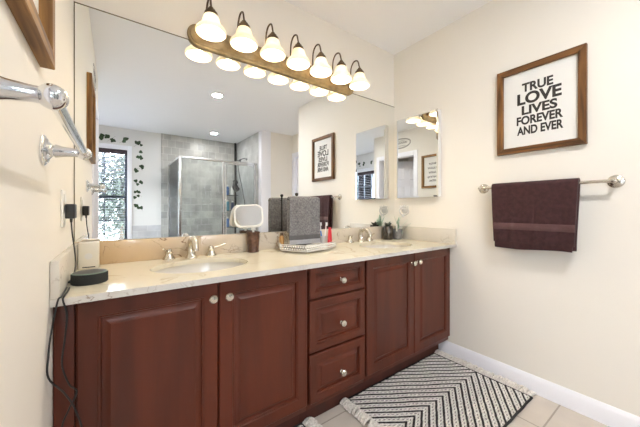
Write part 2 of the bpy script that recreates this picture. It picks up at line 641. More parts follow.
def rug_mat():
    """black and ivory chevron weave; the V points run along the middle of the rug"""
    m, nt, b = mat_new('chevron_weave')
    tc = nt.nodes.new('ShaderNodeTexCoord')
    sep = nt.nodes.new('ShaderNodeSeparateXYZ')
    nt.links.new(tc.outputs['Object'], sep.inputs[0])

    def math_n(op, a, c=None):
        n = nt.nodes.new('ShaderNodeMath')
        n.operation = op
        for i, v in enumerate((a, c)):
            if v is None:
                continue
            if isinstance(v, (int, float)):
                n.inputs[i].default_value = v
            else:
                nt.links.new(v, n.inputs[i])
        return n.outputs[0]

    ay = math_n('ABSOLUTE', sep.outputs['Y'])
    # small wobble of the hand-woven rows
    nz = nt.nodes.new('ShaderNodeTexNoise')
    nz.inputs['Scale'].default_value = 22
    nt.links.new(tc.outputs['Object'], nz.inputs['Vector'])
    wob = math_n('MULTIPLY', math_n('SUBTRACT', nz.outputs['Fac'], 0.5), 0.012)
    ph = math_n('ADD', math_n('ADD', sep.outputs['X'], math_n('MULTIPLY', ay, 1.55)), wob)
    fr = math_n('FRACT', math_n('DIVIDE', math_n('ADD', ph, 5.0), 0.066))
    black = math_n('LESS_THAN', fr, 0.31)
    # dashed grey weft in the middle of each ivory stripe
    mid = math_n('MULTIPLY', math_n('GREATER_THAN', fr, 0.61), math_n('LESS_THAN', fr, 0.75))
    dash = math_n('LESS_THAN', math_n('FRACT', math_n('DIVIDE', math_n('ADD', sep.outputs['Y'], 5.0), 0.013)), 0.5)
    mid = math_n('MULTIPLY', mid, dash)
    fac = math_n('MINIMUM', math_n('ADD', black, math_n('MULTIPLY', mid, 0.75)), 1.0)
    n2 = nt.nodes.new('ShaderNodeTexNoise')
    n2.inputs['Scale'].default_value = 120
    nt.links.new(tc.outputs['Object'], n2.inputs['Vector'])
    r = nt.nodes.new('ShaderNodeValToRGB')
    r.color_ramp.elements[0].color = (0.60, 0.56, 0.52, 1)
    r.color_ramp.elements[1].color = (0.90, 0.87, 0.82, 1)
    r.color_ramp.elements[0].position = 0.3
    r.color_ramp.elements[1].position = 0.6
    nt.links.new(n2.outputs['Fac'], r.inputs['Fac'])
    mx = nt.nodes.new('ShaderNodeMixRGB')
    mx.inputs['Color2'].default_value = (0.022, 0.018, 0.018, 1)
    nt.links.new(fac, mx.inputs['Fac'])
    nt.links.new(r.outputs['Color'], mx.inputs['Color1'])
    nt.links.new(mx.outputs['Color'], b.inputs['Base Color'])
    b.inputs['Roughness'].default_value = 0.95
    bp = nt.nodes.new('ShaderNodeBump')
    bp.inputs['Strength'].default_value = 0.7
    bp.inputs['Distance'].default_value = 0.004
    wv = math_n('ADD', math_n('SINE', math_n('MULTIPLY', fr, 6.283)), math_n('SINE', math_n('MULTIPLY', sep.outputs['Y'], 480.0)))
    nt.links.new(wv, bp.inputs['Height'])
    nt.links.new(bp.outputs['Normal'], b.inputs['Normal'])
    return m


M['rug'] = rug_mat()
M['rug_edge'] = simple('black_selvedge', (0.02, 0.018, 0.018), 0.9)

# ------------------------------------------------------------------ room shell
T = 0.12
struct('floor', MB().box(-1.2, 2.95, -4.3, 0.12, -0.08, 0.0), M['floor'])
struct('ceiling', MB().box(-1.2, 2.95, -4.3, 0.12, H, H + 0.08), M['ceiling'])
struct('wall_back', MB().box(-T, W + T, 0.0, T, 0, H), M['wall'])
# left wall with a doorway
wl = MB()
wl.box(-T, 0, -1.25, 0.0, 0, H)
wl.box(-T, 0, -2.03, -1.25, 2.0, H)
wl.box(-T, 0, -2.15, -2.03, 0, H)
struct('wall_left', wl, M['wall'])
struct('wall_right', MB().box(W, W + T, -1.61, 0.0, 0, H), M['wall'])
struct('wall_hall_side', MB().box(W + T, 2.92, -1.61, -1.49, 0, H), M['wall'])
wh = MB()
wh.box(2.8, 2.92, -2.9, -2.83, 0, H)
wh.box(2.8, 2.92, -2.83, -2.03, 2.03, H)
wh.box(2.8, 2.92, -2.03, -1.61, 0, H)
struct('wall_hall_end', wh, M['wall'])
struct('wall_hall_front', MB().box(2.36, 2.92, -3.02, -2.9, 0, H), M['wall'])
struct('trim_1', MB().box(2.18, 2.36, -3.02, -2.895, 0, H, 0.004), M['trim'])
struct('wall_shower_side', MB().box(2.18, 2.36, -4.15, -3.02, 0, H), M['tile_side'])
# far wall with window 1 ; the shower part is tiled
wx0, wx1, wz0, wz1 = -0.62, 0.31, 0.50, 2.075
wf = MB()
wf.box(-0.9 - T, wx0, -4.27, -4.15, 0, H)
wf.box(wx1, 2.36, -4.27, -4.15, 0, H)
wf.box(wx0, wx1, -4.27, -4.15, 0, wz0)
wf.box(wx0, wx1, -4.27, -4.15, wz1, H)
struct('wall_front', wf, M['wall_far'])
struct('wall_shower_back', MB().box(0.81, 2.18, -4.15, -4.135, 0, H), M['tile_back'])
struct('wall_tub_tile', MB().box(0.375, 0.81, -4.15, -4.138, 0, 0.80), M['tile_tub'])
# alcove beyond the doorway wall, with window 2
wa = MB()
ay0, ay1 = -3.62, -2.90
wa.box(-0.9 - T, -0.9, -2.15, ay1 - 0 + 0.75 + 0.0, 0, H) if False else None
wa.box(-0.9 - T, -0.9, ay1, -2.03, 0, H)
wa.box(-0.9 - T, -0.9, -4.15, ay0, 0, H)
wa.box(-0.9 - T, -0.9, ay0, ay1, 0, 0.55)
wa.box(-0.9 - T, -0.9, ay0, ay1, 2.0, H)
struct('wall_alcove', wa, M['wall_far'])
struct('wall_alcove_return', MB().box(-0.9, -T, -2.15, -2.03, 0, H), M['wall'])
# the little room behind the doorway
struct('wall_closet', MB().box(-0.9 - T, -0.9, -2.03, -1.1, 0, H).box(-0.9, -T, -1.2, -1.1, 0, H), M['wall_far'])

# baseboard along the right wall (starts beside the cabinet)
bbm = MB()
prof = [(0, 0), (0.014, 0), (0.014, 0.075), (0.010, 0.088), (0.004, 0.098), (0, 0.100)]
bbm.loops([[(W - a, y, z) for a, z in prof] for y in (-1.61, -0.425)], close=True, cap0=True, cap1=True)
struct('baseboard_right', bbm, M['trim'])

# door casings and doors
dc = MB()
dc.box(-T - 0.004, 0.007, -1.262, -1.185, 0, 2.065, 0.003)
dc.box(-T - 0.004, 0.007, -2.085, -2.018, 0, 2.065, 0.003)
dc.box(-T - 0.004, 0.007, -2.018, -1.262, 1.988, 2.065, 0.003)
struct('trim_3', dc, M['trim'])
dc = MB()
dc.box(2.788, 2.885, -2.899, -2.820, 0, 2.11, 0.003)
dc.box(2.788, 2.885, -2.040, -1.95, 0, 2.11, 0.003)
dc.box(2.788, 2.885, -2.820, -2.040, 2.022, 2.11, 0.003)
struct('trim_4', dc, M['trim'])


def panel_door(name, w, h, th):
    """six panel door leaf in local coordinates: width along +y, thickness along x, hinge at origin"""
    mb = MB()
    mb.box(-th / 2, th / 2, 0, w, 0.01, h, 0.002)
    cols = [(0.11, w / 2 - 0.045), (w / 2 + 0.045, w - 0.11)]
    rows = [(0.22, 0.86), (1.0, 1.52), (1.63, h - 0.12)]
    for sx in (-1, 1):
        for y0, y1 in cols:
            for z0, z1 in rows:
                x0 = sx * (th / 2 + 0.0005)
                L = []
                for ins, dep in ((0, 0), (0.012, 0.007), (0.03, 0.002), (0.05, 0.006)):
                    L.append([(x0 + sx * dep, y0 + ins, z0 + ins), (x0 + sx * dep, y1 - ins, z0 + ins), (x0 + sx * dep, y1 - ins, z1 - ins), (x0 + sx * dep, y0 + ins, z1 - ins)])
                mb.loops(L, cap1=True)
    return mb


d1 = panel_door('door', 0.76, 1.98, 0.035)
o = obj('door_1', d1, M['trim'])
o['kind'] = 'structure'
o.location = (-0.17, -2.000, 0)
o.rotation_euler = (0, 0, math.radians(38))
k = MB().lathe([(0.026, 0), (0.026, 0.006), (0.010, 0.01), (0.010, 0.035), (0.026, 0.045), (0.028, 0.058), (0.018, 0.07)], (0.0175, 0.70, 0.95), 'X', 16)
obj('door_handle', k, M['nickel']).parent = o
d2 = panel_door('door', 0.77, 2.015, 0.035)
o = obj('door_2', d2, M['trim'])
o['kind'] = 'structure'
o.location = (2.84, -2.815, 0)
k = MB().lathe([(0.026, 0), (0.026, 0.006), (0.010, 0.01), (0.010, 0.035), (0.026, 0.045), (0.028, 0.058), (0.018, 0.07)], (-0.0175, 0.71, 0.95), '-X', 16)
obj('door_handle', k, M['nickel']).parent = o


# windows -------------------------------------------------------------
M['sash'] = simple('slate_sash', (0.10, 0.12, 0.16), 0.5)
M['blind'] = simple('dusky_blind', (0.17, 0.17, 0.21), 0.5)
M['valance'] = simple('dark_valance', (0.055, 0.035, 0.045), 0.6)


def window_build(n, span, z0, z1, axis):
    """axis 'x': in the far wall (y = -4.15); axis 'y': in the alcove wall (x = -0.9)"""
    a0, a1 = span

    def B(mb, u0, u1, d0, d1, q0, q1, bev=0.0):
        # d = distance into the room from the wall face
        if axis == 'x':
            mb.box(u0, u1, -4.15 + d0, -4.15 + d1, q0, q1, bev)
        else:
            mb.box(-0.9 + d0, -0.9 + d1, u0, u1, q0, q1, bev)
        return mb

    cas = MB()
    B(cas, a0 - 0.065, a0, -0.01, 0.016, z0 - 0.05, z1 + 0.075, 0.003)
    B(cas, a1, a1 + 0.065, -0.01, 0.016, z0 - 0.05, z1 + 0.075, 0.003)
    B(cas, a0, a1, -0.01, 0.016, z1, z1 + 0.075, 0.003)
    B(cas, a0, a1, -0.10, 0.03, z0 - 0.05, z0, 0.003)
    w = obj('window_%d' % n, cas, M['trim'])
    w['kind'] = 'structure'
    zm = (z0 + z1) / 2
    s = MB()
    fw = 0.035
    B(s, a0, a0 + fw, -0.09, -0.05, z0, z1)
    B(s, a1 - fw, a1, -0.09, -0.05, z0, z1)
    B(s, a0, a1, -0.09, -0.05, z0, z0 + fw)
    B(s, a0, a1, -0.09, -0.05, z1 - fw, z1)
    B(s, a0, a1, -0.095, -0.045, zm - 0.022, zm + 0.022)
    for i in (1, 2):
        u = a0 + (a1 - a0) * i / 3
        B(s, u - 0.008, u + 0.008, -0.08, -0.06, z0, z1)
    for q in (0.25, 0.75):
        zz = z0 + (z1 - z0) * q
        B(s, a0, a1, -0.08, -0.06, zz - 0.008, zz + 0.008)
    obj('window_sash', s, M['sash'], w)
    g = MB()
    B(g, a0 + fw, a1 - fw, -0.072, -0.068, z0 + fw, z1 - fw)
    obj('window_pane', g, M['glass'], w)
    return w


window_build(1, (wx0, wx1), wz0, wz1, 'x')
window_build(2, (ay0, ay1), 0.55, 2.0, 'y')


def blind_build(loc, span, z0, z1, axis, label):
    a0, a1 = span
    t = thing('window_blind', loc, label, 'blind')
    hd, sl = MB(), MB()
    if axis == 'x':
        hd.box(a0 + .004, a1 - .004, -4.20, -4.135, z1 - 0.075, z1 - 0.002, 0.004)
    else:
        hd.box(-0.95, -0.885, a0 + .004, a1 - .004, z1 - 0.075, z1 - 0.002, 0.004)
    n = int((z1 - z0 - 0.09) / 0.042)
    for i in range(n):
        z = z1 - 0.10 - i * 0.042
        b = bmesh.new()
        bmesh.ops.create_cube(b, size=1.0)
        L, dpt = (a1 - a0 - 0.03), 0.036
        sc = Matrix.Diagonal((L, dpt, 0.0025, 1)) if axis == 'x' else Matrix.Diagonal((dpt, L, 0.0025, 1))
        tilt = Matrix.Rotation(math.radians(12), 4, 'X') if axis == 'x' else Matrix.Rotation(math.radians(12), 4, 'Y')
        c = Vector(((a0 + a1) / 2, -4.175, z)) if axis == 'x' else Vector((-0.925, (a0 + a1) / 2, z))
        sl.add(b, Matrix.Translation(c) @ tilt @ sc)
    obj('headrail', hd, M['valance'], t)
    s = obj('slats', sl, M['blind'], t)
    s['kind'] = 'stuff'
    return t


blind_build((-0.15, -4.17, wz0), (wx0, wx1), wz0, wz1, 'x', 'dusky blue slatted blind with a dark valance in the window ringed by ivy decals')
blind_build((-0.92, -3.26, 0.55), (ay0, ay1), 0.55, 2.0, 'y', 'dusky slatted blind in the window seen inside the mirrored medicine cabinet')


# trees outside -------------------------------------------------------
M['tree_leaf'] = simple('tree_leaf', (0.045, 0.062, 0.045), 0.6, noise=0.6, nscale=5)
M['bark'] = simple('bark', (0.09, 0.07, 0.05), 0.9, bump=0.5, bscale=20)


def tree(loc, r, h, label, seed):
    rnd = random.Random(seed)
    t = thing('tree', loc, label, 'tree')
    x, y, z = loc
    obj('trunk', MB().tube([(x, y, z), (x + 0.05, y, z + h * .35), (x - 0.03, y, z + h * .75)], [0.09, 0.07, 0.03], 8), M['bark'], t)
    cr = MB()
    for i in range(3200):
        a, b = rnd.uniform(0, 2 * PI), rnd.uniform(-1, 1)
        q = r * rnd.uniform(0.15, 1.0)
        c = Vector((x + q * math.cos(a) * math.sqrt(1 - b * b), y + 0.7 * q * math.sin(a) * math.sqrt(1 - b * b), z + h * 0.55 + 1.25 * q * b))
        s = rnd.uniform(0.04, 0.085)
        d1 = Vector((rnd.uniform(-1, 1), rnd.uniform(-1, 1), rnd.uniform(-1, 1))).normalized()
        d2 = d1.orthogonal().normalized()
        cr.face([c - d1 * s, c + d2 * s * .5, c + d1 * s, c - d2 * s * .5])
    f = obj('foliage', cr, M['tree_leaf'], t, smooth=0)
    f['kind'] = 'stuff'
    return t


tree((0.25, -6.4, -0.6), 1.25, 3.6, 'leafy tree outside the bathroom window behind the blind', 3)
tree((-3.3, -3.9, -0.6), 1.15, 3.4, 'leafy tree outside the alcove window by the tub', 5)

# ------------------------------------------------------------------ vanity cabinets
FY = -0.5214          # door fronts
BY = -0.502           # carcass front
CB, CTOP = 0.116, 0.8045


def raised_panel(mb, x0, x1, z0, z1, ins, yf=FY, th=0.0185):
    def ring(i, y):
        return [(x0 + i, y, z0 + i), (x1 - i, y, z0 + i), (x1 - i, y, z1 - i), (x0 + i, y, z1 - i)]
    L = [ring(0, yf + th), ring(0, yf + 0.004), ring(0.004, yf), ring(ins, yf), ring(ins + 0.002, yf + 0.003), ring(ins + 0.007, yf + 0.004),
         ring(ins + 0.010, yf + 0.011), ring(ins + 0.014, yf + 0.011), ring(ins + 0.031, yf + 0.002), ring(ins + 0.033, yf + 0.0005)]
    mb.loops(L, cap0=True, cap1=True)
    return mb


def knob(x, z, parent):
    mb = MB().lathe([(0.0085, -0.001), (0.0085, 0.003), (0.005, 0.006), (0.005, 0.012), (0.010, 0.016), (0.0155, 0.020), (0.0165, 0.025), (0.0135, 0.029), (0.0125, 0.0285), (0.011, 0.030), (0.0, 0.0315)], (x, FY, z), '-Y', 20)
    obj('knob', mb, M['nickel'], parent)


def cabinet(name, x0, x1, label):
    t = thing(name, ((x0 + x1) / 2, -0.25, 0), label, 'cabinet', 'cherry wood units of the double vanity')
    b = MB()
    b.box(x0, x1, BY, -0.03, CB, CTOP if True else 0, 0.0015)
    obj('body', b, M['cherry'], t)
    obj('toe_kick', MB().box(x0, x1, -0.432, -0.40, 0.0, CB, 0.001), M['toe'], t)
    return t


M['toe'] = wood_mat('toe_kick_wood', (0.05, 0.014, 0.009), (0.085, 0.022, 0.014), 0.5, 0.8)
SINKS = [(0.463, -0.29), (1.685, -0.295)]
SA, SB = 0.203, 0.160


def carcass_open(x0, x1):
    """open-topped box so that the sink bowl hangs inside"""
    b = MB()
    t = 0.018
    b.box(x0, x0 + t, BY + t, -0.03, CB, CTOP)
    b.box(x1 - t, x1, BY + t, -0.03, CB, CTOP)
    b.box(x0 + t, x1 - t, BY + t, -0.03, CB, CB + t)
    b.box(x0 + t, x1 - t, -0.03 - t, -0.03, CB + t, CTOP)
    b.box(x0, x1, BY, BY + t, CB, CTOP, 0.001)
    return b


# left sink base, with a filler stile against the wall
t = thing('vanity_cabinet', (0.44, -0.25, 0), 'cherry wood double-door vanity cabinet under the sink beside the round speaker', 'cabinet', 'cherry wood units of the double vanity')
obj('body', carcass_open(0.002, 0.8795), M['cherry'], t)
obj('toe_kick', MB().box(0.002, 0.8795, -0.432, -0.40, 0.0, CB), M['toe'], t)
obj('filler_strip', MB().box(0.002, 0.048, FY + 0.003, BY - 0.0005, CB, CTOP, 0.002), M['cherry'], t)
d = obj('door', raised_panel(MB(), 0.052, 0.464, 0.150, 0.797, 0.050), M['cherry'], t)
knob(0.442, 0.740, d)
d = obj('door', raised_panel(MB(), 0.470, 0.874, 0.150, 0.797, 0.050), M['cherry'], t)
knob(0.502, 0.738, d)
# drawer bank
t = thing('drawer_cabinet', (1.07, -0.25, 0), 'cherry wood three-drawer unit between the two double-door cabinets', 'cabinet', 'cherry wood units of the double vanity')
obj('body', MB().box(0.8805, 1.2605, BY, -0.03, CB, CTOP, 0.001), M['cherry'], t)
obj('toe_kick', MB().box(0.8805, 1.2605, -0.432, -0.40, 0.0, CB), M['toe'], t)
for z0, z1, kz in ((0.647, 0.797, 0.716), (0.390, 0.637, 0.498), (0.146, 0.380, 0.248)):
    d = obj('drawer', raised_panel(MB(), 0.888, 1.255, z0, z1, 0.038 if z1 - z0 > .2 else 0.030), M['cherry'], t)
    knob(1.081, kz, d)
# right sink base
t = thing('vanity_cabinet', (1.70, -0.25, 0), 'cherry wood double-door vanity cabinet next to the wall with the brown towel', 'cabinet', 'cherry wood units of the double vanity')
obj('body', carcass_open(1.2615, 2.134), M['cherry'], t)
obj('toe_kick', MB().box(1.2615, 2.134, -0.432, -0.40, 0.0, CB), M['toe'], t)
d = obj('door', raised_panel(MB(), 1.268, 1.694, 0.150, 0.797, 0.050), M['cherry'], t)
knob(1.672, 0.734, d)
d = obj('door', raised_panel(MB(), 1.700, 2.124, 0.150, 0.797, 0.050), M['cherry'], t)
knob(1.728, 0.738, d)

# ------------------------------------------------------------------ countertop
ct = thing('countertop', (1.068, -0.283, CTOP), 'long cream marble countertop with backsplash running wall to wall over the vanity', 'countertop')
bm = bmesh.new()
z1, z0 = CT, CT - 0.021
NE = 64
outer = [(0.001, -0.566), (W - 0.001, -0.566), (W - 0.001, -0.001), (0.001, -0.001)]
ed = []
ov = [bm.verts.new((x, y, z1)) for x, y in outer]
for i in range(4):
    ed.append(bm.edges.new((ov[i], ov[(i + 1) % 4])))
hole_loops = []
for cx, cy in SINKS:
    vs = [bm.verts.new((cx + SA * math.cos(2 * PI * k / NE), cy + SB * math.sin(2 * PI * k / NE), z1)) for k in range(NE)]
    hole_loops.append(vs)
    for k in range(NE):
        ed.append(bm.edges.new((vs[k], vs[(k + 1) % NE])))
bmesh.ops.triangle_fill(bm, use_beauty=True, edges=ed)
top_faces = list(bm.faces)
for f in top_faces:
    c = f.calc_center_median()
    for cx, cy in SINKS:
        if ((c.x - cx) / SA) ** 2 + ((c.y - cy) / SB) ** 2 < 0.98:
            bm.faces.remove(f)
            break
ex = bmesh.ops.extrude_face_region(bm, geom=list(bm.faces))
for v in [g for g in ex['geom'] if isinstance(g, bmesh.types.BMVert)]:
    v.co.z = z0
slab = obj('slab', bm, M['marble'], ct, smooth=30)
slab.data.materials.append(M['marble_edge'])
for p in slab.data.polygons:
    if p.normal.y < -0.9 and p.center.y < -0.2:
        p.material_index = 1
obj('backsplash', MB().box(0.001, 0.52, -0.021, -0.001, CT, 0.932, 0.002).box(0.52, W - 0.001, -0.021, -0.001, CT, 0.932, 0.002), M['splash'], ct)
obj('side_splash', MB().box(0.001, 0.021, -0.564, -0.0215, CT, 0.932, 0.002), M['splash_grey'], ct)
obj('side_splash', MB().box(W - 0.021, W - 0.001, -0.564, -0.0215, CT, 0.932, 0.002), M['splash_grey'], ct)

# sinks
for i, (cx, cy) in enumerate(SINKS):
    t = thing('sink', (cx, cy, z0 - 0.15), ('white oval sink sunk in the counter in front of the makeup mirror' if i == 0 else 'white oval sink sunk in the counter near the plant jars'), 'sink', 'oval vanity sinks')
    L = []
    a, b2 = SA + 0.012, SB + 0.012
    for s, dz in ((1.0, 0.0), (0.985, -0.02), (0.95, -0.05), (0.86, -0.09), (0.70, -0.12), (0.45, -0.138), (0.16, -0.145)):
        L.append([(cx + a * s * math.cos(2 * PI * k / 48), cy + b2 * s * math.sin(2 * PI * k / 48), z0 - 0.0005 + dz) for k in range(48)])
    for s, dz in ((0.16, -0.152), (0.47, -0.147), (0.73, -0.128), (0.89, -0.096), (0.98, -0.053), (1.015, -0.0205), (1.04, -0.001), (1.0, 0.0)):
        L.append([(cx + a * s * math.cos(2 * PI * k / 48), cy + b2 * s * math.sin(2 * PI * k / 48), z0 - 0.0005 + dz) for k in range(48)])
    obj('bowl', MB().loops(L), M['porcelain'], t, smooth=60)
    obj('drain', MB().lathe([(0.033, -0.010), (0.033, 0.0), (0.027, 0.003), (0.022, 0.001), (0.018, 0.001), (0.0, 0.004)], (cx, cy, z0 - 0.146), 'Z', 24), M['nickel'], t)


# faucets
def faucet(cx, label, lev):
    yb = -0.062
    t = thing('faucet', (cx, yb, CT), label, 'faucet', 'widespread nickel faucets of the vanity')
    sp = MB()
    sp.lathe([(0.030, 0.0), (0.030, 0.004), (0.025, 0.010), (0.019, 0.018), (0.017, 0.026)], (cx, yb, CT), 'Z', 20)
    path = smoothline([(cx, yb, CT + 0.02), (cx, yb + 0.004, CT + 0.055), (cx, yb - 0.006, CT + 0.086), (cx, yb - 0.036, CT + 0.101), (cx, yb - 0.072, CT + 0.090), (cx, yb - 0.094, CT + 0.060), (cx, yb - 0.098, CT + 0.045)], 5)
    n = len(path)
    sp.tube(path, [0.0195 - 0.0055 * i / (n - 1) for i in range(n)], 14)
    obj('spout', sp, M['nickel'], t, smooth=50)
    obj('lift_rod', MB().lathe([(0.0025, 0), (0.0025, 0.04), (0.006, 0.044), (0.006, 0.050), (0.002, 0.054)], (cx, yb + 0.024, CT + 0.0), 'Z', 10), M['nickel'], t)
    for s in (-1, 1):
        hx = cx + s * 0.101
        hb = MB().lathe([(0.029, 0.0), (0.029, 0.004), (0.026, 0.010), (0.019, 0.020), (0.016, 0.028), (0.018, 0.031), (0.018, 0.034), (0.014, 0.037), (0.014, 0.044), (0.0135, 0.049), (0.008, 0.053), (0.0, 0.054)], (hx, yb + 0.012, CT), 'Z', 20)
        h = obj('handle', hb, M['nickel'], t, smooth=40)
        dx, dy = lev[0 if s < 0 else 1]
        lv = MB().tube(smoothline([(hx, yb + 0.012, CT + 0.040), (hx + dx * 0.5, yb + 0.012 + dy * 0.5, CT + 0.047), (hx + dx, yb + 0.012 + dy, CT + 0.058)], 4), [0.0055, 0.0050, 0.0045, 0.0042, 0.0042, 0.0045, 0.0050, 0.0056, 0.0045], 10)
        obj('lever', lv, M['nickel'], h, smooth=50)
    return t


faucet(0.463, 'satin nickel two-handle arched faucet at the sink near the makeup mirror', [(-0.030, -0.040), (0.078, 0.002)])
faucet(1.672, 'satin nickel two-handle arched faucet at the sink near the plant jars', [(-0.012, -0.042), (0.012, -0.042)])

# ------------------------------------------------------------------ wall mirror
t = thing('wall_mirror', (1.06, 0.0, 0.934), 'large frameless wall mirror above the whole vanity backsplash', 'mirror')
obj('glass', MB().box(0.004, W - 0.001, -0.0055, -0.0005, 0.9335, 1.9745), M['mirror'], t, smooth=0)
e = MB()
e.box(0.0005, 0.0040, -0.0075, -0.0005, 0.9335, 1.978)
e.box(0.004, W - 0.001, -0.0075, -0.0005, 1.9746, 1.978)
obj('edge_strip', e, M['mirror_edge'], t, smooth=0)

# ------------------------------------------------------------------ vanity light bar
lx0, lx1, lzc = 0.452, 1.640, 2.009
t = thing('vanity_light', ((lx0 + lx1) / 2, 0.0, lzc), 'antique brass bath bar light with seven glowing bell shades above the mirror', 'wall light')


def stadium(hw, hh, y, n=14):
    c = (lx0 + lx1) / 2
    pts = []
    for k in range(n + 1):
        a = -PI / 2 + PI * k / n
        pts.append((c + hw - hh + hh * math.cos(a), y, lzc + hh * math.sin(a)))
    for k in range(n + 1):
        a = PI / 2 + PI * k / n
        pts.append((c - hw + hh + hh * math.cos(a), y, lzc + hh * math.sin(a)))
    return pts


hw = (lx1 - lx0) / 2
hh = 0.060
bp = MB().loops([stadium(hw, hh, -0.008), stadium(hw, hh, -0.016), stadium(hw - 0.004, hh - 0.004, -0.020), stadium(hw - 0.010, hh - 0.010, -0.021), stadium(hw - 0.014, hh - 0.014, -0.027),
                 stadium(hw - 0.022, hh - 0.022, -0.030), stadium(hw - 0.026, hh - 0.026, -0.030)], cap0=True, cap1=True)
bp.box(lx0 + .1, lx1 - .1, -0.0085, -0.0005, 1.981, 2.05)
obj('backplate', bp, M['bronze'], t)
for i in range(7):
    sx = 0.541 + i * (1.583 - 0.541) / 6
    sy = -0.137
    arm = MB()
    arm.lathe([(0.020, 0), (0.019, 0.004), (0.012, 0.009), (0.008, 0.012)], (sx, -0.0295, 2.005), '-Y', 16)
    arm.tube(smoothline([(sx, -0.034, 2.005), (sx, -0.042, 2.04), (sx, -0.042, 2.10), (sx, -0.050, 2.146), (sx, -0.080, 2.174), (sx, -0.118, 2.162), (sx, sy, 2.110)], 5), 0.0050, 10)
    a = obj('arm', arm, M['bronze_dark'], t, smooth=50)
    fit = MB().lathe([(0.006, 0.048), (0.011, 0.044), (0.013, 0.036), (0.021, 0.031), (0.023, 0.022), (0.031, 0.017), (0.034, 0.006), (0.034, 0.0)], (sx, sy, 2.059), 'Z', 24)
    obj('fitter_cap', fit, M['bronze_dark'], a)
    prof_o = [(r_ * 0.95, 2.064 - d_ * 0.70) for r_, d_ in ((.031, 0), (.036, .008), (.0415, .026), (.0450, .044), (.0480, .060), (.0515, .069), (.0515, .073), (.0580, .082), (.0690, .096), (.0765, .110), (.0790, .122), (.0780, .131), (.0760, .135))]
    prof_i = [(r - 0.004, z) for r, z in prof_o[::-1]]
    sh = MB().lathe([(r, z) for r, z in prof_o] + [(r, z + 0.001) for r, z in prof_i], (sx, sy, 0), 'Z', 32, cap0=False, cap1=False)
    s = obj('lamp_shade', sh, M['shade'], t, smooth=60)
    bl = MB().lathe([(0.0, 2.0585), (0.018, 2.058), (0.018, 2.050), (0.013, 2.046), (0.013, 2.034), (0.010, 2.031), (0.0, 2.030)], (sx, sy, 0), 'Z', 16)
    obj('socket', bl, M['white'], s, smooth=40)
    ld = bpy.data.lights.new('bulb_light', 'POINT')
    ld.energy = VANITY_W
    ld.color = (1.0, 0.84, 0.62)
    ld.shadow_soft_size = 0.014
    lo = bpy.data.objects.new('bulb_light', ld)
    lo.location = (sx, sy, 2.006)
    COL.objects.link(lo)

# ------------------------------------------------------------------ recessed ceiling lights
for (cx, cy, lab) in ((1.126, -1.809, 'round white recessed ceiling light nearer the vanity, seen high in the mirror'),
                      (1.569, -3.543, 'round white recessed ceiling light above the shower, seen in the mirror')):
    t = thing('recessed_light', (cx, cy, H), lab, 'ceiling light', 'recessed ceiling lights')
    obj('trim_ring', MB().lathe([(0.075, 0.0), (0.078, -0.003), (0.074, -0.007), (0.058, -0.008), (0.055, -0.002), (0.055, 0.0)], (cx, cy, H - 0.0005), 'Z', 32, False, False), M['white'], t)
    obj('lens', MB().lathe([(0.0545, -0.002), (0.0545, -0.005), (0.0, -0.006)], (cx, cy, H), 'Z', 32), M['can_lens'], t)
    ld = bpy.data.lights.new('recessed_lamp', 'AREA')
    ld.shape = 'DISK'
    ld.size = 0.10
    ld.energy = CAN_W if cy > -3 else CAN_W * 0.45
    ld.color = (1.0, 0.98, 0.96)
    lo = bpy.data.objects.new('recessed_lamp', ld)
    lo.location = (cx, cy, H - 0.012)
    COL.objects.link(lo)

# ------------------------------------------------------------------ medicine cabinet (right wall)
t = thing('medicine_cabinet', (W, -0.24, 1.17), 'shallow mirrored medicine cabinet on the wall next to the big mirror', 'cabinet')
obj('body', MB().box(W - 0.042, W - 0.0005, -0.445, -0.072, 1.173, 1.829, 0.001), M['white'], t)
mm = MB()
x = W - 0.0425


def rect_yz(ins, xx):
    return [(xx, -0.447 + ins, 1.171 + ins), (xx, -0.070 - ins, 1.171 + ins), (xx, -0.070 - ins, 1.831 - ins), (xx, -0.447 + ins, 1.831 - ins)]


mm.loops([rect_yz(0, x), rect_yz(0, x - 0.004), rect_yz(0.012, x - 0.0055)], cap0=True, cap1=True)
obj('mirror_door', mm, M['mirror'], t, smooth=0)

# clear hook under the cabinet
hk = MB()
yc, zc = -0.118, 1.062
hk.lathe([(0.034, 0.0), (0.034, 0.004), (0.020, 0.010)], (W - 0.0005, yc, zc + 0.01), '-X', 24)
ring = [(W - 0.014, yc + 0.046 * math.cos(a), zc + 0.034 * math.sin(a)) for a in [2 * PI * i / 28 for i in range(29)]]
hk.tube(ring, 0.0055, 8)
for s_ in (-1, -0.5, 0, 0.5, 1):
    hk.tube([(W - 0.014, yc + s_ * 0.032, zc + 0.016), (W - 0.014, yc + s_ * 0.042, zc + 0.052 - 0.008 * abs(s_))], [0.008, 0.004], 8)
hk.tube(smoothline([(W - 0.010, yc, zc - 0.02), (W - 0.020, yc, zc - 0.045), (W - 0.036, yc, zc - 0.040), (W - 0.040, yc, zc - 0.028)], 4), 0.0055, 8)
o = obj('wall_hook', hk, M['clear'], loc=(W, yc, zc))
tag(o, 'clear plastic crown-shaped wall hook below the medicine cabinet', 'hook')


# ------------------------------------------------------------------ framed signs
def text_mesh(body, size, mat, extrude=0.0006, bold=0.006):
    cu = bpy.data.curves.new('lettering', 'FONT')
    cu.body = body
    cu.size = size
    cu.align_x = 'CENTER'
    cu.extrude = extrude
    cu.offset = bold
    ob = bpy.data.objects.new('lettering_tmp', cu)
    COL.objects.link(ob)
    dg = bpy.context.evaluated_depsgraph_get()
    me = bpy.data.meshes.new_from_object(ob.evaluated_get(dg))
    bpy.data.objects.remove(ob)
    b = bmesh.new()
    b.from_mesh(me)
    bpy.data.meshes.remove(me)
    return b


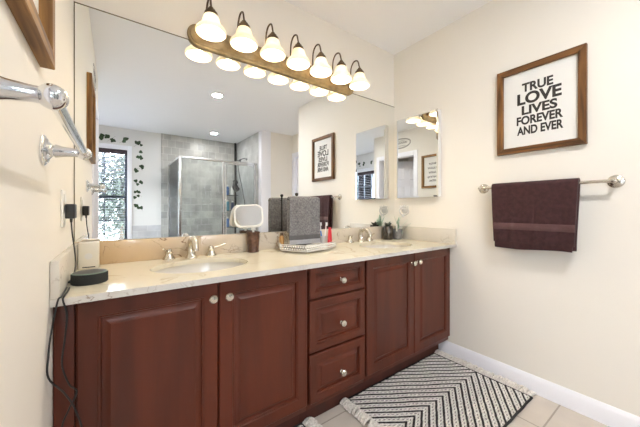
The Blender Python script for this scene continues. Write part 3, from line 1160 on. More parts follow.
def fit_text(mb, body, y0, y1, z0, z1, xw, into, bold=0.006):
    """text on a wall x = xw facing `into` (-1: faces -x): fitted into the rectangle"""
    b = text_mesh(body, 0.1, None, bold=bold)
    xs = [v.co.x for v in b.verts]
    ys = [v.co.y for v in b.verts]
    sx = (y1 - y0) / (max(xs) - min(xs))
    sz = (z1 - z0) / (max(ys) - min(ys))
    mx, my = min(xs), min(ys)
    for v in b.verts:
        a, c, d = v.co
        yy = (a - mx) * sx
        # facing -x the reader looks along +x: text runs towards -y
        v.co = Vector((xw + (d if into > 0 else -d), (y1 - yy) if into < 0 else (y0 + yy), z0 + (c - my) * sz))
    mb.add(b)


def framed(name, xw, into, y0, y1, z0, z1, label, cat):
    """frame of four mitred members on wall x = xw"""
    t = thing(name, (xw, (y0 + y1) / 2, z0), label, cat)
    d, w = 0.027, 0.034
    pd = 0.009 if into < 0 else 0.003
    X = lambda q: xw + into * q
    for side in range(4):
        mb = MB()
        corners = [(y0, z0), (y1, z0), (y1, z1), (y0, z1)]
        inner = [(y0 + w, z0 + w), (y1 - w, z0 + w), (y1 - w, z1 - w), (y0 + w, z1 - w)]
        A, B2 = corners[side], corners[(side + 1) % 4]
        C, D = inner[(side + 1) % 4], inner[side]
        quad = [A, B2, C, D]
        L0 = [(X(0.0005), p[0], p[1]) for p in quad]
        L1 = [(X(d - 0.002), p[0], p[1]) for p in quad]
        cy = sum(p[0] for p in quad) / 4
        cz = sum(p[1] for p in quad) / 4
        L2 = [(X(d), p[0] + (0.0015 if p[0] < cy else -0.0015), p[1] + (0.0015 if p[1] < cz else -0.0015)) for p in quad]
        mb.loops([L0, L1, L2], cap0=True, cap1=True)
        obj('frame_rail' if side in (0, 2) else 'frame_stile', mb, (M['frame_wood_y'] if side in (0, 2) else M['frame_wood']) if into < 0 else (M['golden_wood_y'] if side in (0, 2) else M['golden_wood']), t)
    p = MB().box(min(X(0.001), X(pd)), max(X(0.001), X(pd)), y0 + w - 0.002, y1 - w + 0.002, z0 + w - 0.002, z1 - w + 0.002)
    pr = obj('print', p, M['sign_paper'], t, label='white print inside the wooden frame')
    return t, pr


ty0, ty1, tz0, tz1 = -1.259, -0.838, 1.417, 1.936
t, pr = framed('framed_sign', W, -1, ty0, ty1, tz0, tz1, 'wood-framed white sign with bold black words hung above the brown towel', 'framed sign')
lt = MB()
xs = W - 0.0095
for body, a, b, c, d in (('TRUE', -1.119, -0.969, 1.777, 1.830), ('LOVE', -1.156, -0.945, 1.703, 1.772), ('LIVES', -1.137, -0.968, 1.641, 1.696), ('FOREVER', -1.162, -0.942, 1.582, 1.634), ('AND EVER', -1.163, -0.944, 1.522, 1.573)):
    fit_text(lt, body, a, b, c, d, xs, -1, bold=0.0036)
obj('lettering', lt, M['ink'], t, smooth=0, label='bold black lettering')

t, pr = framed('framed_sign', 0.0, 1, -1.10, -0.680, 1.416, 1.940, 'thick wood-framed print on the wall above the near chrome towel bar', 'framed sign')
lt = MB()
rnd = random.Random(4)
for row, (hw_, zz) in enumerate(((0.085, 1.80), (0.11, 1.73), (0.09, 1.66), (0.11, 1.59), (0.08, 1.53))):
    pts = []
    n = 26
    for i in range(n):
        q = i / (n - 1)
        pts.append((0.0036, -0.89 - hw_ + 2 * hw_ * q + 0.008 * math.sin(i * 2.1), zz + 0.020 * math.sin(i * 1.9 + row) * (0.6 + 0.4 * rnd.random())))
    lt.tube(smoothline(pts, 3), 0.0035, 6)
for v in lt.bm.verts:
    v.co.x = 0.0036 + (v.co.x - 0.0036) * 0.12
obj('flourish', lt, M['ink'], t, label='dark brush-like flourishes')

# oval decal above the doorway (seen only in the medicine cabinet mirror)
ov_ = MB()
for a, b in ((0.21, 0.085), (0.195, 0.073)):
    ov_.tube([(0.002, -1.53 + a * math.cos(2 * PI * k / 40), 2.225 + b * math.sin(2 * PI * k / 40)) for k in range(41)], 0.0035, 6)
for row, (hw_, zz, am) in enumerate(((0.14, 2.235, 0.022), (0.10, 2.185, 0.008), (0.09, 2.272, 0.006))):
    n = 22
    ov_.tube(smoothline([(0.003, -1.53 - hw_ + 2 * hw_ * i / (n - 1), zz + am * math.sin(i * 2.2)) for i in range(n)], 3), 0.005 if row == 0 else 0.003, 6)
for v in ov_.bm.verts:
    v.co.x = 0.0008 + (v.co.x - 0.002) * 0.08
o = obj('wall_decal', ov_, M['ink'], loc=(0.002, -1.53, 2.14))
tag(o, 'black oval script decal above the doorway, seen in the medicine cabinet mirror', 'decal')


# ------------------------------------------------------------------ towel bars
def flange(mb, c, axis, r=0.030):
    mb.lathe([(r, 0.0005), (r, 0.004), (r * 0.93, 0.007), (r * 0.80, 0.008), (r * 0.78, 0.011), (r * 0.60, 0.013), (r * 0.42, 0.018), (0.0095, 0.024)], c, axis, 28)


def towel_bar(name, xw, into, ya, yb, z, off, label, mat, ball=0.017, fr=0.032, pk=1.0):
    t = thing(name, (xw, (ya + yb) / 2, z), label, 'towel bar')
    for y in (ya, yb):
        mb = MB()
        ax = 'X' if into > 0 else '-X'
        flange(mb, (xw, y, z), ax, fr)
        xb = xw + into * off
        mb.lathe([(0.0090, 0.018), (0.0125 * pk, 0.024), (0.0115 * pk, 0.029), (0.0095 * pk, 0.040), (0.0078 * pk, off - ball * 1.15), (0.0078 * pk, off - ball * 0.6)], (xw, y, z), ax, 20)
        mb.sphere((xb, y, z), ball, 24, 16)
        sgn = -1 if y == min(ya, yb) else 1
        obj('bracket', mb, mat, t, smooth=40)
    xb = xw + into * off
    obj('bar', MB().tube([(xb, ya, z), (xb, yb, z)], 0.0085, 20), mat, t)
    return t


towel_bar('towel_bar', W, -1, -1.362, -0.750, 1.212, 0.060, 'silver towel bar on the wall holding the brown towel', M['nickel'], 0.0115)
towel_bar('towel_bar', 0.0, 1, -1.118, -0.657, 1.221, 0.080, 'polished chrome towel bar with ball ends on the wall by the outlet', M['chrome'], 0.0165, 0.038, 1.35)


def draped(mb_list, bar, half, y0, y1, front_len, back_len, th, axis_out, zbar, ns=28, amp=0.004, seed=1, rad=0.012):
    """cloth over a bar running along y at x = bar. axis_out: direction (+1/-1 in x) of the front.
    returns list of closed cross-section loops along y"""
    rnd = random.Random(seed)
    sec = []
    r = rad + th
    f = [(r, -front_len + front_len * i / 10) for i in range(10)]
    arc = [(r * math.cos(a), r * math.sin(a)) for a in [PI * i / 8 for i in range(9)]]
    bk = [(-r, -back_len * i / 8) for i in range(1, 9)]
    outer = f + arc + bk
    r2 = rad
    fi = [(r2, -front_len + front_len * i / 10) for i in range(10)]
    arci = [(r2 * math.cos(a), r2 * math.sin(a)) for a in [PI * i / 8 for i in range(9)]]
    bki = [(-r2, -back_len * i / 8) for i in range(1, 9)]
    inner = (fi + arci + bki)[::-1]
    sec = outer + inner
    loops = []
    for s in range(ns + 1):
        q = s / ns
        y = y0 + (y1 - y0) * q
        L = []
        for (d, h) in sec:
            k = min(1, abs(min(h, 0)) / 0.12)
            wob = amp * k * (math.sin(q * 19 + seed) + 0.6 * math.sin(q * 41 + h * 9))
            taper = (q - 0.5) * 0.05 * min(1, abs(min(h, 0)) / front_len)
            edge = 0.0
            L.append((bar + axis_out * (d + (wob if d > 0 else -wob * 0.5)), y - taper * 0.6, zbar + h + 0.004 * math.sin(q * 7 + seed) * k))
        loops.append(L)
    return loops


# brown towel on the right wall: folded over twice, woven band near the bottom
bx, bz = W - 0.060, 1.212
t = thing('bath_towel', (bx, -1.03, bz), 'dark brown terry towel folded over the silver towel bar', 'towel')
L = draped(None, bx, 0, -1.238, -0.830, 0.335, 0.360, 0.016, -1, bz, 40, 0.0035, 2, 0.0095)
obj('cloth', MB().loops(L, cap0=True, cap1=True), M['towel_brown'], t, smooth=60)
L2 = draped(None, bx, 0, -1.232, -0.842, 0.385, 0.30, 0.006, -1, bz, 40, 0.0035, 2, 0.0125)
# under layer, hanging lower: only the front part matters
ul = MB()
lo_ = []
for s in range(31):
    q = s / 30
    y = -1.216 + 0.366 * q
    wob = 0.0035 * math.sin(q * 19 + 2)
    zb = 0.846 + 0.006 * math.sin(q * 5 + 1)
    lo_.append([(bx - 0.0098 + 0.0 - wob, y, 1.15), (bx - 0.0235 - wob, y, 1.0), (bx - 0.0245 - wob, y, zb + 0.008), (bx - 0.021 - wob, y, zb), (bx - 0.017 - wob, y, zb + 0.008), (bx - 0.0096 - wob, y, 1.0)])
obj('under_fold', ul.loops(lo_, cap0=True, cap1=True), M['towel_brown'], t, smooth=60)
bd = MB()
lo_ = []
for s in range(41):
    q = s / 40
    y = -1.237 + 0.404 * q
    wob = 0.0035 * (math.sin(q * 19 + 2) + 0.6 * math.sin(q * 41 - 0.22 * 9))
    xx = bx - 0.0262 - wob
    yy = y - (q - 0.5) * 0.05 * 0.66 * 0.6
    lo_.append([(xx, yy, 0.955), (xx - 0.0022, yy, 0.958), (xx - 0.0022, yy, 0.991), (xx, yy, 0.994)])
obj('woven_band', bd.loops(lo_, cap0=True, cap1=True), M['towel_brown_band'], t, smooth=60, label='smooth mauve-brown woven band')

# ------------------------------------------------------------------ counter things
# outlet, adapter, cords, speaker, white device
t = thing('outlet_plate', (0.0, -0.333, 1.02), 'white double outlet plate on the wall beside the mirror edge', 'outlet')
obj('plate', MB().box(0.0005, 0.006, -0.368, -0.298, 1.015, 1.140, 0.002), M['outlet'], t)
for zz in (1.048, 1.112):
    obj('socket', MB().box(0.0062, 0.0085, -0.350, -0.316, zz - 0.015, zz + 0.015, 0.001), M['outlet'], t)
t = thing('power_adapter', (0.0085, -0.318, 1.045), 'small black power adapter plugged into the wall outlet', 'adapter')
obj('casing', MB().box(0.009, 0.034, -0.350, -0.285, 1.043, 1.093, 0.003), M['black'], t)
obj('strain_relief', MB().lathe([(0.0045, 0), (0.0035, -0.014)], (0.022, -0.318, 1.0435), 'Z', 10), M['black'], t)

SPX, SPY, SPR = 0.0765, -0.390, 0.050
t = thing('smart_speaker', (SPX, SPY, CT), 'round black puck smart speaker on the marble counter', 'speaker')
obj('body', MB().lathe([(SPR - 0.003, 0.0005), (SPR, 0.003), (SPR, 0.031), (SPR - 0.001, 0.0345)], (SPX, SPY, CT), 'Z', 40), M['dark_fabric'], t)
obj('light_ring', MB().lathe([(SPR - 0.0012, 0.0346), (SPR - 0.002, 0.0365), (SPR - 0.0045, 0.0372), (SPR - 0.005, 0.0347)], (SPX, SPY, CT), 'Z', 40, False, False), M['ring_glow'], t)
obj('top', MB().lathe([(SPR - 0.005, 0.0348), (SPR - 0.0055, 0.0368), (0.0, 0.0372)], (SPX, SPY, CT), 'Z', 40), M['black'], t)
cord = MB().tube(smoothline([(0.022, -0.318, 1.030), (0.025, -0.318, 0.985), (0.032, -0.322, 0.925), (0.034, -0.325, 0.875), (0.028, -0.345, 0.842), (0.0225, -0.388, CT + 0.009), (0.0232, -0.392, CT + 0.010)], 8), 0.0022, 8)
cord.lathe([(0.0045, 0), (0.0045, 0.0035), (0.003, 0.005)], (0.0268, -0.392, CT + 0.010), '-X', 10)
o = obj('power_cable', cord, M['black'], loc=(0.022, -0.318, 1.03))
tag(o, 'thin black cord running from the wall adapter down to the round speaker', 'cord')
for pts, lab in (([(0.0235, -0.445, CT + 0.0035), (0.024, -0.50, CT + 0.0035), (0.024, -0.558, CT + 0.0035), (0.018, -0.5745, CT - 0.006), (0.008, -0.592, 0.745), (0.005, -0.612, 0.69), (0.006, -0.615, 0.635), (0.034, -0.598, 0.578), (0.056, -0.585, 0.515), (0.07, -0.57, 0.42), (0.05, -0.56, 0.25), (0.05, -0.57, 0.006)], 'black cord bowing out close to the wall down the front of the vanity'),
                 ([(0.0305, -0.452, CT + 0.0035), (0.031, -0.50, CT + 0.0035), (0.030, -0.560, CT + 0.0035), (0.029, -0.5705, CT - 0.006), (0.037, -0.5705, 0.780), (0.032, -0.567, 0.71), (0.026, -0.562, 0.64), (0.040, -0.552, 0.575), (0.056, -0.546, 0.545), (0.038, -0.548, 0.50), (0.022, -0.55, 0.44), (0.02, -0.55, 0.25), (0.03, -0.55, 0.006)], 'black cord hanging in front of the dark cabinet filler strip')):
    o = obj('power_cable', MB().tube(smoothline(pts, 6), 0.0023, 8), M['black'], loc=pts[0])
    tag(o, lab, 'cable', 'black cords over the counter edge')

t = thing('counter_device', (0.052, -0.075, CT), 'small square white plastic device in the counter corner against the backsplash', 'device')
obj('casing', MB().box(0.0225, 0.090, -0.105, -0.045, CT + 0.0005, 0.936, 0.004), M['cream'], t)
obj('slot', MB().box(0.036, 0.078, -0.1062, -0.1045, CT + 0.005, CT + 0.009), M['black'], t)
obj('emblem', MB().lathe([(0.013, 0), (0.013, 0.0008), (0.0, 0.0009)], (0.056, -0.1052, CT + 0.052), '-Y', 20), simple('pale_emblem', (0.68, 0.67, 0.64), 0.4), t)

# brown tumbler with the makeup mirror standing in it
TX, TY = 0.797, -0.066
M['tumbler'] = simple('carved_brown_ceramic', (0.060, 0.024, 0.014), 0.35, col2=(0.14, 0.065, 0.035), nscale=55, bump=0.8, bscale=70)
t = thing('tumbler', (TX, TY, CT), 'dark brown carved tumbler on the counter holding up the makeup mirror', 'tumbler')
obj('body', MB().lathe([(0.030, 0.0005), (0.033, 0.004), (0.031, 0.012), (0.034, 0.05), (0.0365, 0.09), (0.0355, 0.106), (0.0385, 0.112), (0.0385, 0.118), (0.0345, 0.118), (0.0325, 0.10), (0.027, 0.012), (0.0, 0.010)], (TX, TY, CT), 'Z', 32, True, False), M['tumbler'], t, smooth=50)
t = thing('makeup_mirror', (TX, TY, CT + 0.11), 'white rounded makeup mirror tilted up out of the brown tumbler', 'mirror')
st = MB().tube([(TX, TY, CT + 0.014), (TX, TY, CT + 0.15)], 0.006, 10)
obj('stem', st, M['white'], t)


def rrect(hw_, hh_, r, y, n=8, bulge=0.06):
    pts = []
    for (sx, sz, a0) in ((1, 1, 0), (-1, 1, PI / 2), (-1, -1, PI), (1, -1, 3 * PI / 2)):
        for k in range(n + 1):
            a = a0 + PI / 2 * k / n
            px, pz = sx * (hw_ - r) + r * math.cos(a), sz * (hh_ - r) + r * math.sin(a)
            px *= 1 + bulge * (1 - abs(pz / hh_))
            pz *= 1 + bulge * (1 - abs(px / hw_)) if abs(px) < hw_ else 1
            pts.append((px, y, pz))
    return pts


MMC = Vector((0.772, -0.060, 1.036))
mrot = Matrix.Translation(MMC) @ Matrix.Rotation(math.radians(-21), 4, 'Z') @ Matrix.Rotation(math.radians(-20), 4, 'X') @ Matrix.Rotation(math.radians(-3), 4, 'Y')
fr = MB().loops([rrect(0.060, 0.052, 0.03, 0.012), rrect(0.075, 0.064, 0.034, 0.009), rrect(0.0795, 0.068, 0.036, 0.0), rrect(0.0785, 0.067, 0.036, -0.008), rrect(0.076, 0.064, 0.034, -0.011), rrect(0.071, 0.059, 0.031, -0.010)], cap0=True, cap1=True)
obj('frame', fr.xf(mrot), M['white'], t, smooth=50)
gl = MB().loops([rrect(0.0705, 0.0585, 0.031, -0.0102), rrect(0.0705, 0.0585, 0.031, -0.0112)], cap0=True, cap1=True)
obj('glass', gl.xf(mrot), M['mirror'], t, smooth=0)
obj('neck', MB().lathe([(0.014, 0), (0.012, 0.02), (0.008, 0.03)], (TX, TY - 0.002, CT + 0.128), 'Z', 14), M['white'], t)

# ------------------------------------------------------------------ vanity tray and what stands on it
poly = [(0.925, -0.165), (1.005, -0.318), (1.165, -0.285), (1.285, -0.225), (1.275, -0.085), (1.14, -0.032), (0.985, -0.034)]
TZ = CT + 0.009
t = thing('vanity_tray', (1.1, -0.17, CT), 'angular mirrored vanity tray with a beaded silver rim beside the grey towel', 'tray')
tb = MB().loops([[(x, y, TZ) for x, y in poly], [(x, y, TZ + 0.005) for x, y in poly]], cap0=True, cap1=True)
obj('base', tb, M['mirror'], t, smooth=0)
M['bead'] = simple('beaded_crystal', (0.82, 0.80, 0.76), 0.2, 0.25)
rim = MB()
for zz in (TZ + 0.003, TZ + 0.035):
    rim.tube([(x, y, zz) for x, y in poly + [poly[0]]], 0.0028, 6)
ico = bmesh.new()
bmesh.ops.create_icosphere(ico, subdivisions=1, radius=0.0066)
ico_me = bpy.data.meshes.new('bead')
ico.to_mesh(ico_me)
ico.free()
for i in range(len(poly)):
    a, b = Vector((*poly[i], 0)), Vector((*poly[(i + 1) % len(poly)], 0))
    n = max(2, int((b - a).length / 0.0150))
    for k in range(n):
        p = a.lerp(b, k / n)
        for row, zz in enumerate((TZ + 0.0125, TZ + 0.0255)):
            q = a.lerp(b, (k + 0.5 * (row % 2)) / n)
            bb = bmesh.new()
            bb.from_mesh(ico_me)
            bmesh.ops.transform(bb, matrix=Matrix.Translation((q.x, q.y, zz)), verts=list(bb.verts))
            rim.add(bb)
obj('beaded_rim', rim, M['bead'], t, smooth=60)
for i in (0, 1, 3, 5):
    x, y = poly[i]
    x += (1.1 - x) * 0.05
    y += (-0.17 - y) * 0.05
    obj('foot', MB().sphere((x, y, CT + 0.0048), 0.0045, 10, 8), M['nickel'], t)

TT = TZ + 0.005
# towel stand
SX, SY = 1.070, -0.135
t = thing('towel_stand', (SX, SY, TT), 'black iron towel stand with a knob finial rising from the vanity tray', 'towel stand')
obj('base', MB().box(0.985, 1.19, -0.185, -0.085, TT + 0.0005, TT + 0.010, 0.003), M['black_metal'], t)
obj('post', MB().tube([(SX, SY + 0.032, TT + 0.008), (SX, SY + 0.032, 1.150)], 0.0042, 10), M['black_metal'], t)
obj('finial', MB().lathe([(0.0045, 0), (0.008, 0.004), (0.005, 0.009), (0.010, 0.016), (0.011, 0.024), (0.008, 0.029), (0.0, 0.031)], (SX, SY + 0.032, 1.149), 'Z', 14), M['black_metal'], t)
obj('bar', MB().tube([(0.985, SY, 1.137), (1.205, SY, 1.137)], 0.004, 10).tube([(SX, SY + 0.032, 1.137), (SX, SY, 1.137)], 0.004, 8), M['black_metal'], t)
# grey hand towel
t = thing('hand_towel', (1.095, SY, 1.14), 'thick grey terry hand towel with a dark stripe hung on the tray stand', 'towel')


def grey_section(y0x, x1x, zlo, zhi, grow=0.0, seed=3):
    pass


def hang_x(x0, x1, yb, zb, fl, bl, th, rad, amp, seed, ns=26):
    sec = []
    r = rad + th
    o_ = [(-r, -fl + fl * i / 10) for i in range(10)] + [(-r * math.cos(a), r * math.sin(a)) for a in [PI * i / 8 for i in range(9)]] + [(r, -bl * i / 8) for i in range(1, 9)]
    i_ = ([(-rad, -fl + fl * i / 10) for i in range(10)] + [(-rad * math.cos(a), rad * math.sin(a)) for a in [PI * i / 8 for i in range(9)]] + [(rad, -bl * i / 8) for i in range(1, 9)])[::-1]
    loops = []
    for s in range(ns + 1):
        q = s / ns
        L = []
        for d, h in o_ + i_:
            k = min(1, abs(min(h, 0)) / 0.15)
            wob = amp * k * (math.sin(q * 9 + seed) + 0.5 * math.sin(q * 23 + h * 12))
            rnd_ = -0.012 * (abs(q - .5) * 2) ** 6 if h > -0.02 else 0
            L.append((x0 + (x1 - x0) * q, yb + d + (wob if d < 0 else 0), zb + h + rnd_ * 0.4))
        loops.append(L)
    return loops


obj('cloth', MB().loops(hang_x(0.993, 1.213, SY, 1.138, 0.272, 0.205, 0.014, 0.0055, 0.0030, 1.0), cap0=True, cap1=True), M['towel_grey'], t, smooth=60)


def band(z0_, z1_, mat, name, lift, lab):
    mb = MB()
    lo = []
    for s in range(27):
        q = s / 26
        h = (z0_ + z1_) / 2 - 1.138
        wob = 0.0030 * (math.sin(q * 9 + 1.0) + 0.5 * math.sin(q * 23 + h * 12))
        yy = SY - 0.0195 + wob
        lo.append([(0.992 + 0.222 * q, yy + 0.0125, z0_), (0.992 + 0.222 * q, yy - lift, z0_ + 0.001), (0.992 + 0.222 * q, yy - lift, z1_ - 0.001), (0.992 + 0.222 * q, yy + 0.0125, z1_)])
    obj(name, mb.loops(lo, cap0=True, cap1=True), mat, t, smooth=60, label=lab)


band(0.8895, 0.918, M['towel_grey_band'], 'stripe', 0.0022, 'dark grey woven stripe')
band(0.8605, 0.8890, M['towel_grey_end'], 'end_band', 0.0026, 'pale grey end band')

# amber bottle behind the towel, toothbrush cup, red tube, white bar
M['amber'] = simple('amber_plastic', (0.42, 0.22, 0.07), 0.3)
t = thing('amber_bottle', (0.972, -0.088, TT), 'small amber bottle half hidden behind the grey hand towel', 'bottle')
obj('body', MB().lathe([(0.013, 0.0005), (0.0145, 0.003), (0.0145, 0.062), (0.009, 0.070), (0.008, 0.074)], (0.972, -0.088, TT), 'Z', 18), M['amber'], t)
obj('cap', MB().lathe([(0.0095, 0.0742), (0.0095, 0.088), (0.008, 0.090)], (0.972, -0.088, TT), 'Z', 18), M['bronze_dark'], t)
CX, CY = 1.248, -0.150
t = thing('toothbrush_cup', (CX, CY, TT), 'clear cup on the tray holding toothbrushes beside the red tube', 'cup')
obj('body', MB().lathe([(0.020, 0.0005), (0.022, 0.002), (0.025, 0.062), (0.0235, 0.062), (0.0205, 0.004), (0.0, 0.003)], (CX, CY, TT), 'Z', 24, True, False), M['clear'], t)
M['brush_blue'] = simple('blue_plastic', (0.06, 0.22, 0.62), 0.35)
M['brush_white'] = simple('white_handle', (0.80, 0.80, 0.82), 0.3)
for i, (dx, dy, hmat, lab) in enumerate(((-0.014, 0.004, 'brush_blue', 'toothbrush with a blue handle in the tray cup'), (0.008, -0.004, 'brush_white', 'white electric-style toothbrush in the tray cup nearer the red tube'))):
    b0 = (CX + dx * 0.6, CY + dy, TT + 0.006)
    b1 = (CX + dx * 1.3, CY + dy * 2, TT + 0.095)
    b2 = (CX + dx * 1.5, CY + dy * 2.4, TT + 0.150)
    t = thing('toothbrush', b0, lab, 'toothbrush', 'toothbrushes in the cup')
    obj('handle', MB().tube([b0, (Vector(b0) + Vector(b1)) / 2, b1], [0.0045, 0.0055, 0.0045], 10), M[hmat], t)
    obj('neck', MB().tube([b1, b2], [0.0035, 0.0030], 8), M['brush_white'], t)
    obj('bristles', MB().box(b2[0] - 0.005, b2[0] + 0.005, b2[1] - 0.010, b2[1] - 0.0032, b2[2] - 0.022, b2[2]), M['brush_white'], t)
M['red'] = simple('red_tube', (0.55, 0.02, 0.035), 0.3)
RX, RY = 1.255, -0.206
t = thing('toothpaste_tube', (RX, RY, TT), 'red tube standing on its cap on the vanity tray', 'tube')
obj('cap', MB().lathe([(0.012, 0.0005), (0.012, 0.014), (0.010, 0.016)], (RX, RY, TT), 'Z', 16), M['red'], t)
L = []
for h, a, b in ((0.0165, 0.012, 0.012), (0.026, 0.016, 0.014), (0.06, 0.016, 0.009), (0.108, 0.012, 0.0025), (0.120, 0.010, 0.0015)):
    L.append([(RX + a * math.cos(2 * PI * k / 20), RY + b * math.sin(2 * PI * k / 20), TT + h) for k in range(20)])
obj('body', MB().loops(L, cap0=True, cap1=True), M['red'], t, smooth=50)
o = obj('soap_bar', MB().box(1.075, 1.195, -0.262, -0.198, TT + 0.0005, TT + 0.021, 0.006, 3), M['white'], loc=(1.135, -0.23, TT))
tag(o, 'flat white soap bar lying at the front of the vanity tray', 'soap')

# ------------------------------------------------------------------ jars with greenery in the far corner


def leaf(mb, base, tip, width, up=Vector((0, 0, 1))):
    b, tp = Vector(base), Vector(tip)
    ax = (tp - b)
    sd = ax.cross(up)
    if sd.length < 1e-5:
        sd = ax.orthogonal()
    sd.normalize()
    nrm = sd.cross(ax).normalized()
    n = 6
    L = []
    for i in range(n + 1):
        q = i / n
        w = width * math.sin(PI * (0.06 + 0.90 * q)) * (1 - 0.25 * q)
        c = b + ax * q + nrm * (0.10 * ax.length * math.sin(PI * q))
        L.append([c - sd * w, c - nrm * 0.0012, c + sd * w, c + nrm * 0.0012])
    mb.loops(L, cap0=True, cap1=True)


PX, PY = 2.052, -0.100
t = thing('planter_jar', (PX, PY, CT), 'silver grey glass jar with pale green leaves in the counter corner', 'planter')
M['silver_glass'] = simple('silver_grey_glass', (0.34, 0.33, 0.33), 0.25, 0.4, noise=0.4, nscale=40)
obj('body', MB().lathe([(0.034, 0.0005), (0.038, 0.003), (0.042, 0.085), (0.039, 0.085), (0.035, 0.006), (0.0, 0.005)], (PX, PY, CT), 'Z', 28, True, False), M['silver_glass'], t, smooth=50)
M['pale_leaf'] = simple('pale_green_leaf', (0.20, 0.34, 0.24), 0.5, col2=(0.46, 0.55, 0.44), nscale=50)
for dx, dy, dz, w in ((0.045, -0.075, 0.165, 0.022), (0.030, -0.030, 0.205, 0.020), (0.045, 0.015, 0.185, 0.017), (-0.010, 0.020, 0.190, 0.017), (0.050, -0.100, 0.135, 0.018)):
    mb = MB()
    leaf(mb, (PX + dx * 0.25, PY + dy * 0.25, CT + 0.02), (PX + dx, PY + dy, CT + dz), w)
    obj('leaf', mb, M['pale_leaf'], t, smooth=60)
o = obj('swab_stick', MB().tube([(PX - 0.016, PY - 0.012, CT + 0.012), (PX - 0.042, PY - 0.030, CT + 0.125)], 0.0055, 10), M['white'], loc=(PX - 0.016, PY - 0.012, CT + 0.012))
tag(o, 'white stick leaning in the silver jar with green leaves', 'stick')
JX, JY = 1.962, -0.080
t = thing('vase', (JX, JY, CT), 'dark smoky metal-look vase stuffed with dark greenery near the faucet', 'vase')
M['smoky'] = simple('smoky_silvered_glass', (0.17, 0.15, 0.13), 0.22, 0.75, noise=0.7, nscale=28)
obj('body', MB().lathe([(0.032, 0.0005), (0.038, 0.003), (0.042, 0.05), (0.042, 0.095), (0.036, 0.108), (0.038, 0.113), (0.035, 0.113), (0.033, 0.107), (0.037, 0.09), (0.035, 0.008), (0.0, 0.006)], (JX, JY, CT), 'Z', 28, True, False), M['smoky'], t, smooth=50)
M['dark_leaf'] = simple('dark_green_leaf', (0.030, 0.050, 0.028), 0.55, col2=(0.10, 0.10, 0.085), nscale=40)
rnd = random.Random(11)
for i in range(16):
    a = i * 2.4
    q = rnd.uniform(0.016, 0.040)
    mb = MB()
    leaf(mb, (JX + 0.006 * math.cos(a), JY + 0.006 * math.sin(a), CT + 0.095), (JX + 1.3 * q * math.cos(a), JY + 1.3 * q * math.sin(a), CT + rnd.uniform(0.120, 0.150)), 0.013)
    obj('leaf', mb, M['dark_leaf'], t, smooth=60)

# ------------------------------------------------------------------ rugs


def rug(cx, cy, hx, hy, label, seed, copy_of=None):
    rnd = random.Random(seed)
    t = thing('bath_rug', (cx, cy, 0.0), label, 'rug', 'fringed chevron bath rugs')
    mb = MB()
    nx, ny = 60, 40
    zt = 0.010
    g = {}
    for i in range(nx + 1):
        for j in range(ny + 1):
            x = cx - hx + 2 * hx * i / nx
            y = cy - hy + 2 * hy * j / ny
            ed_ = 0.0015 * math.sin(i * 0.5 + seed)
            g[i, j] = mb.bm.verts.new((x, y + (ed_ if j in (0, ny) else 0), zt + 0.0015 * math.sin(i * 0.31 + seed) * math.cos(j * 0.23)))
    for i in range(nx):
        for j in range(ny):
            mb.bm.faces.new((g[i, j], g[i + 1, j], g[i + 1, j + 1], g[i, j + 1]))
    rim_ = [g[i, 0] for i in range(nx + 1)] + [g[nx, j] for j in range(1, ny + 1)] + [g[i, ny] for i in range(nx - 1, -1, -1)] + [g[0, j] for j in range(ny - 1, 0, -1)]
    low = [mb.bm.verts.new((v.co.x, v.co.y, 0.001)) for v in rim_]
    for k in range(len(rim_)):
        mb.bm.faces.new((rim_[k], low[k], low[(k + 1) % len(rim_)], rim_[(k + 1) % len(rim_)]))
    body = obj('weave', mb, M['rug'], t, smooth=60, loc=(cx, cy, 0))
    for s in (-1, 1):
        e_ = MB().tube([(cx - hx, cy + s * (hy + 0.001), 0.0075)] + [(cx - hx + 2 * hx * k / 20, cy + s * (hy + 0.0012 * math.sin(k * 2.0)), 0.0075) for k in range(1, 20)] + [(cx + hx, cy + s * (hy + 0.001), 0.0075)], 0.006, 8)
        obj('binding', e_, M['rug_edge'], t, smooth=60, label='black bound edge')
    for s in (-1, 1):
        obj('end_seam', MB().tube([(cx + s * hx, cy - hy, 0.0085), (cx + s * hx, cy + hy, 0.0085)], 0.0045, 8), M['rug_edge'], t, smooth=60, label='dark end seam')
    for s in (-1, 1):
        fm = MB()
        n = 46
        for k in range(n):
            y = cy - hy + 2 * hy * (k + 0.5) / n
            ln = rnd.uniform(0.052, 0.064)
            sw = rnd.uniform(-0.020, 0.008)
            x0 = cx + s * (hx + 0.002)
            up = rnd.uniform(0.016, 0.030)
            p = [(x0, y, 0.009), (x0 + s * ln * 0.35, y + sw * 0.3, up), (x0 + s * ln * 0.72, y + sw * 0.7, up * 0.75 + 0.003), (x0 + s * ln, y + sw, 0.0085)]
            pl = smoothline(p, 4)
            fm.tube(pl, [0.0056 + 0.0024 * abs(math.sin(i * 1.5)) for i in range(len(pl))], 7)
        f = obj('fringe', fm, M['fringe'], t, smooth=60, label='ivory knotted fringe')
        f['kind'] = 'stuff'
    return t


rug(1.628, -0.738, 0.428, 0.302, 'black and ivory chevron bath rug with ivory fringe by the baseboard', 1)
rug(0.470, -0.738, 0.428, 0.302, 'fringed bath rug whose tassel end peeks in at the bottom below the drawers', 2)

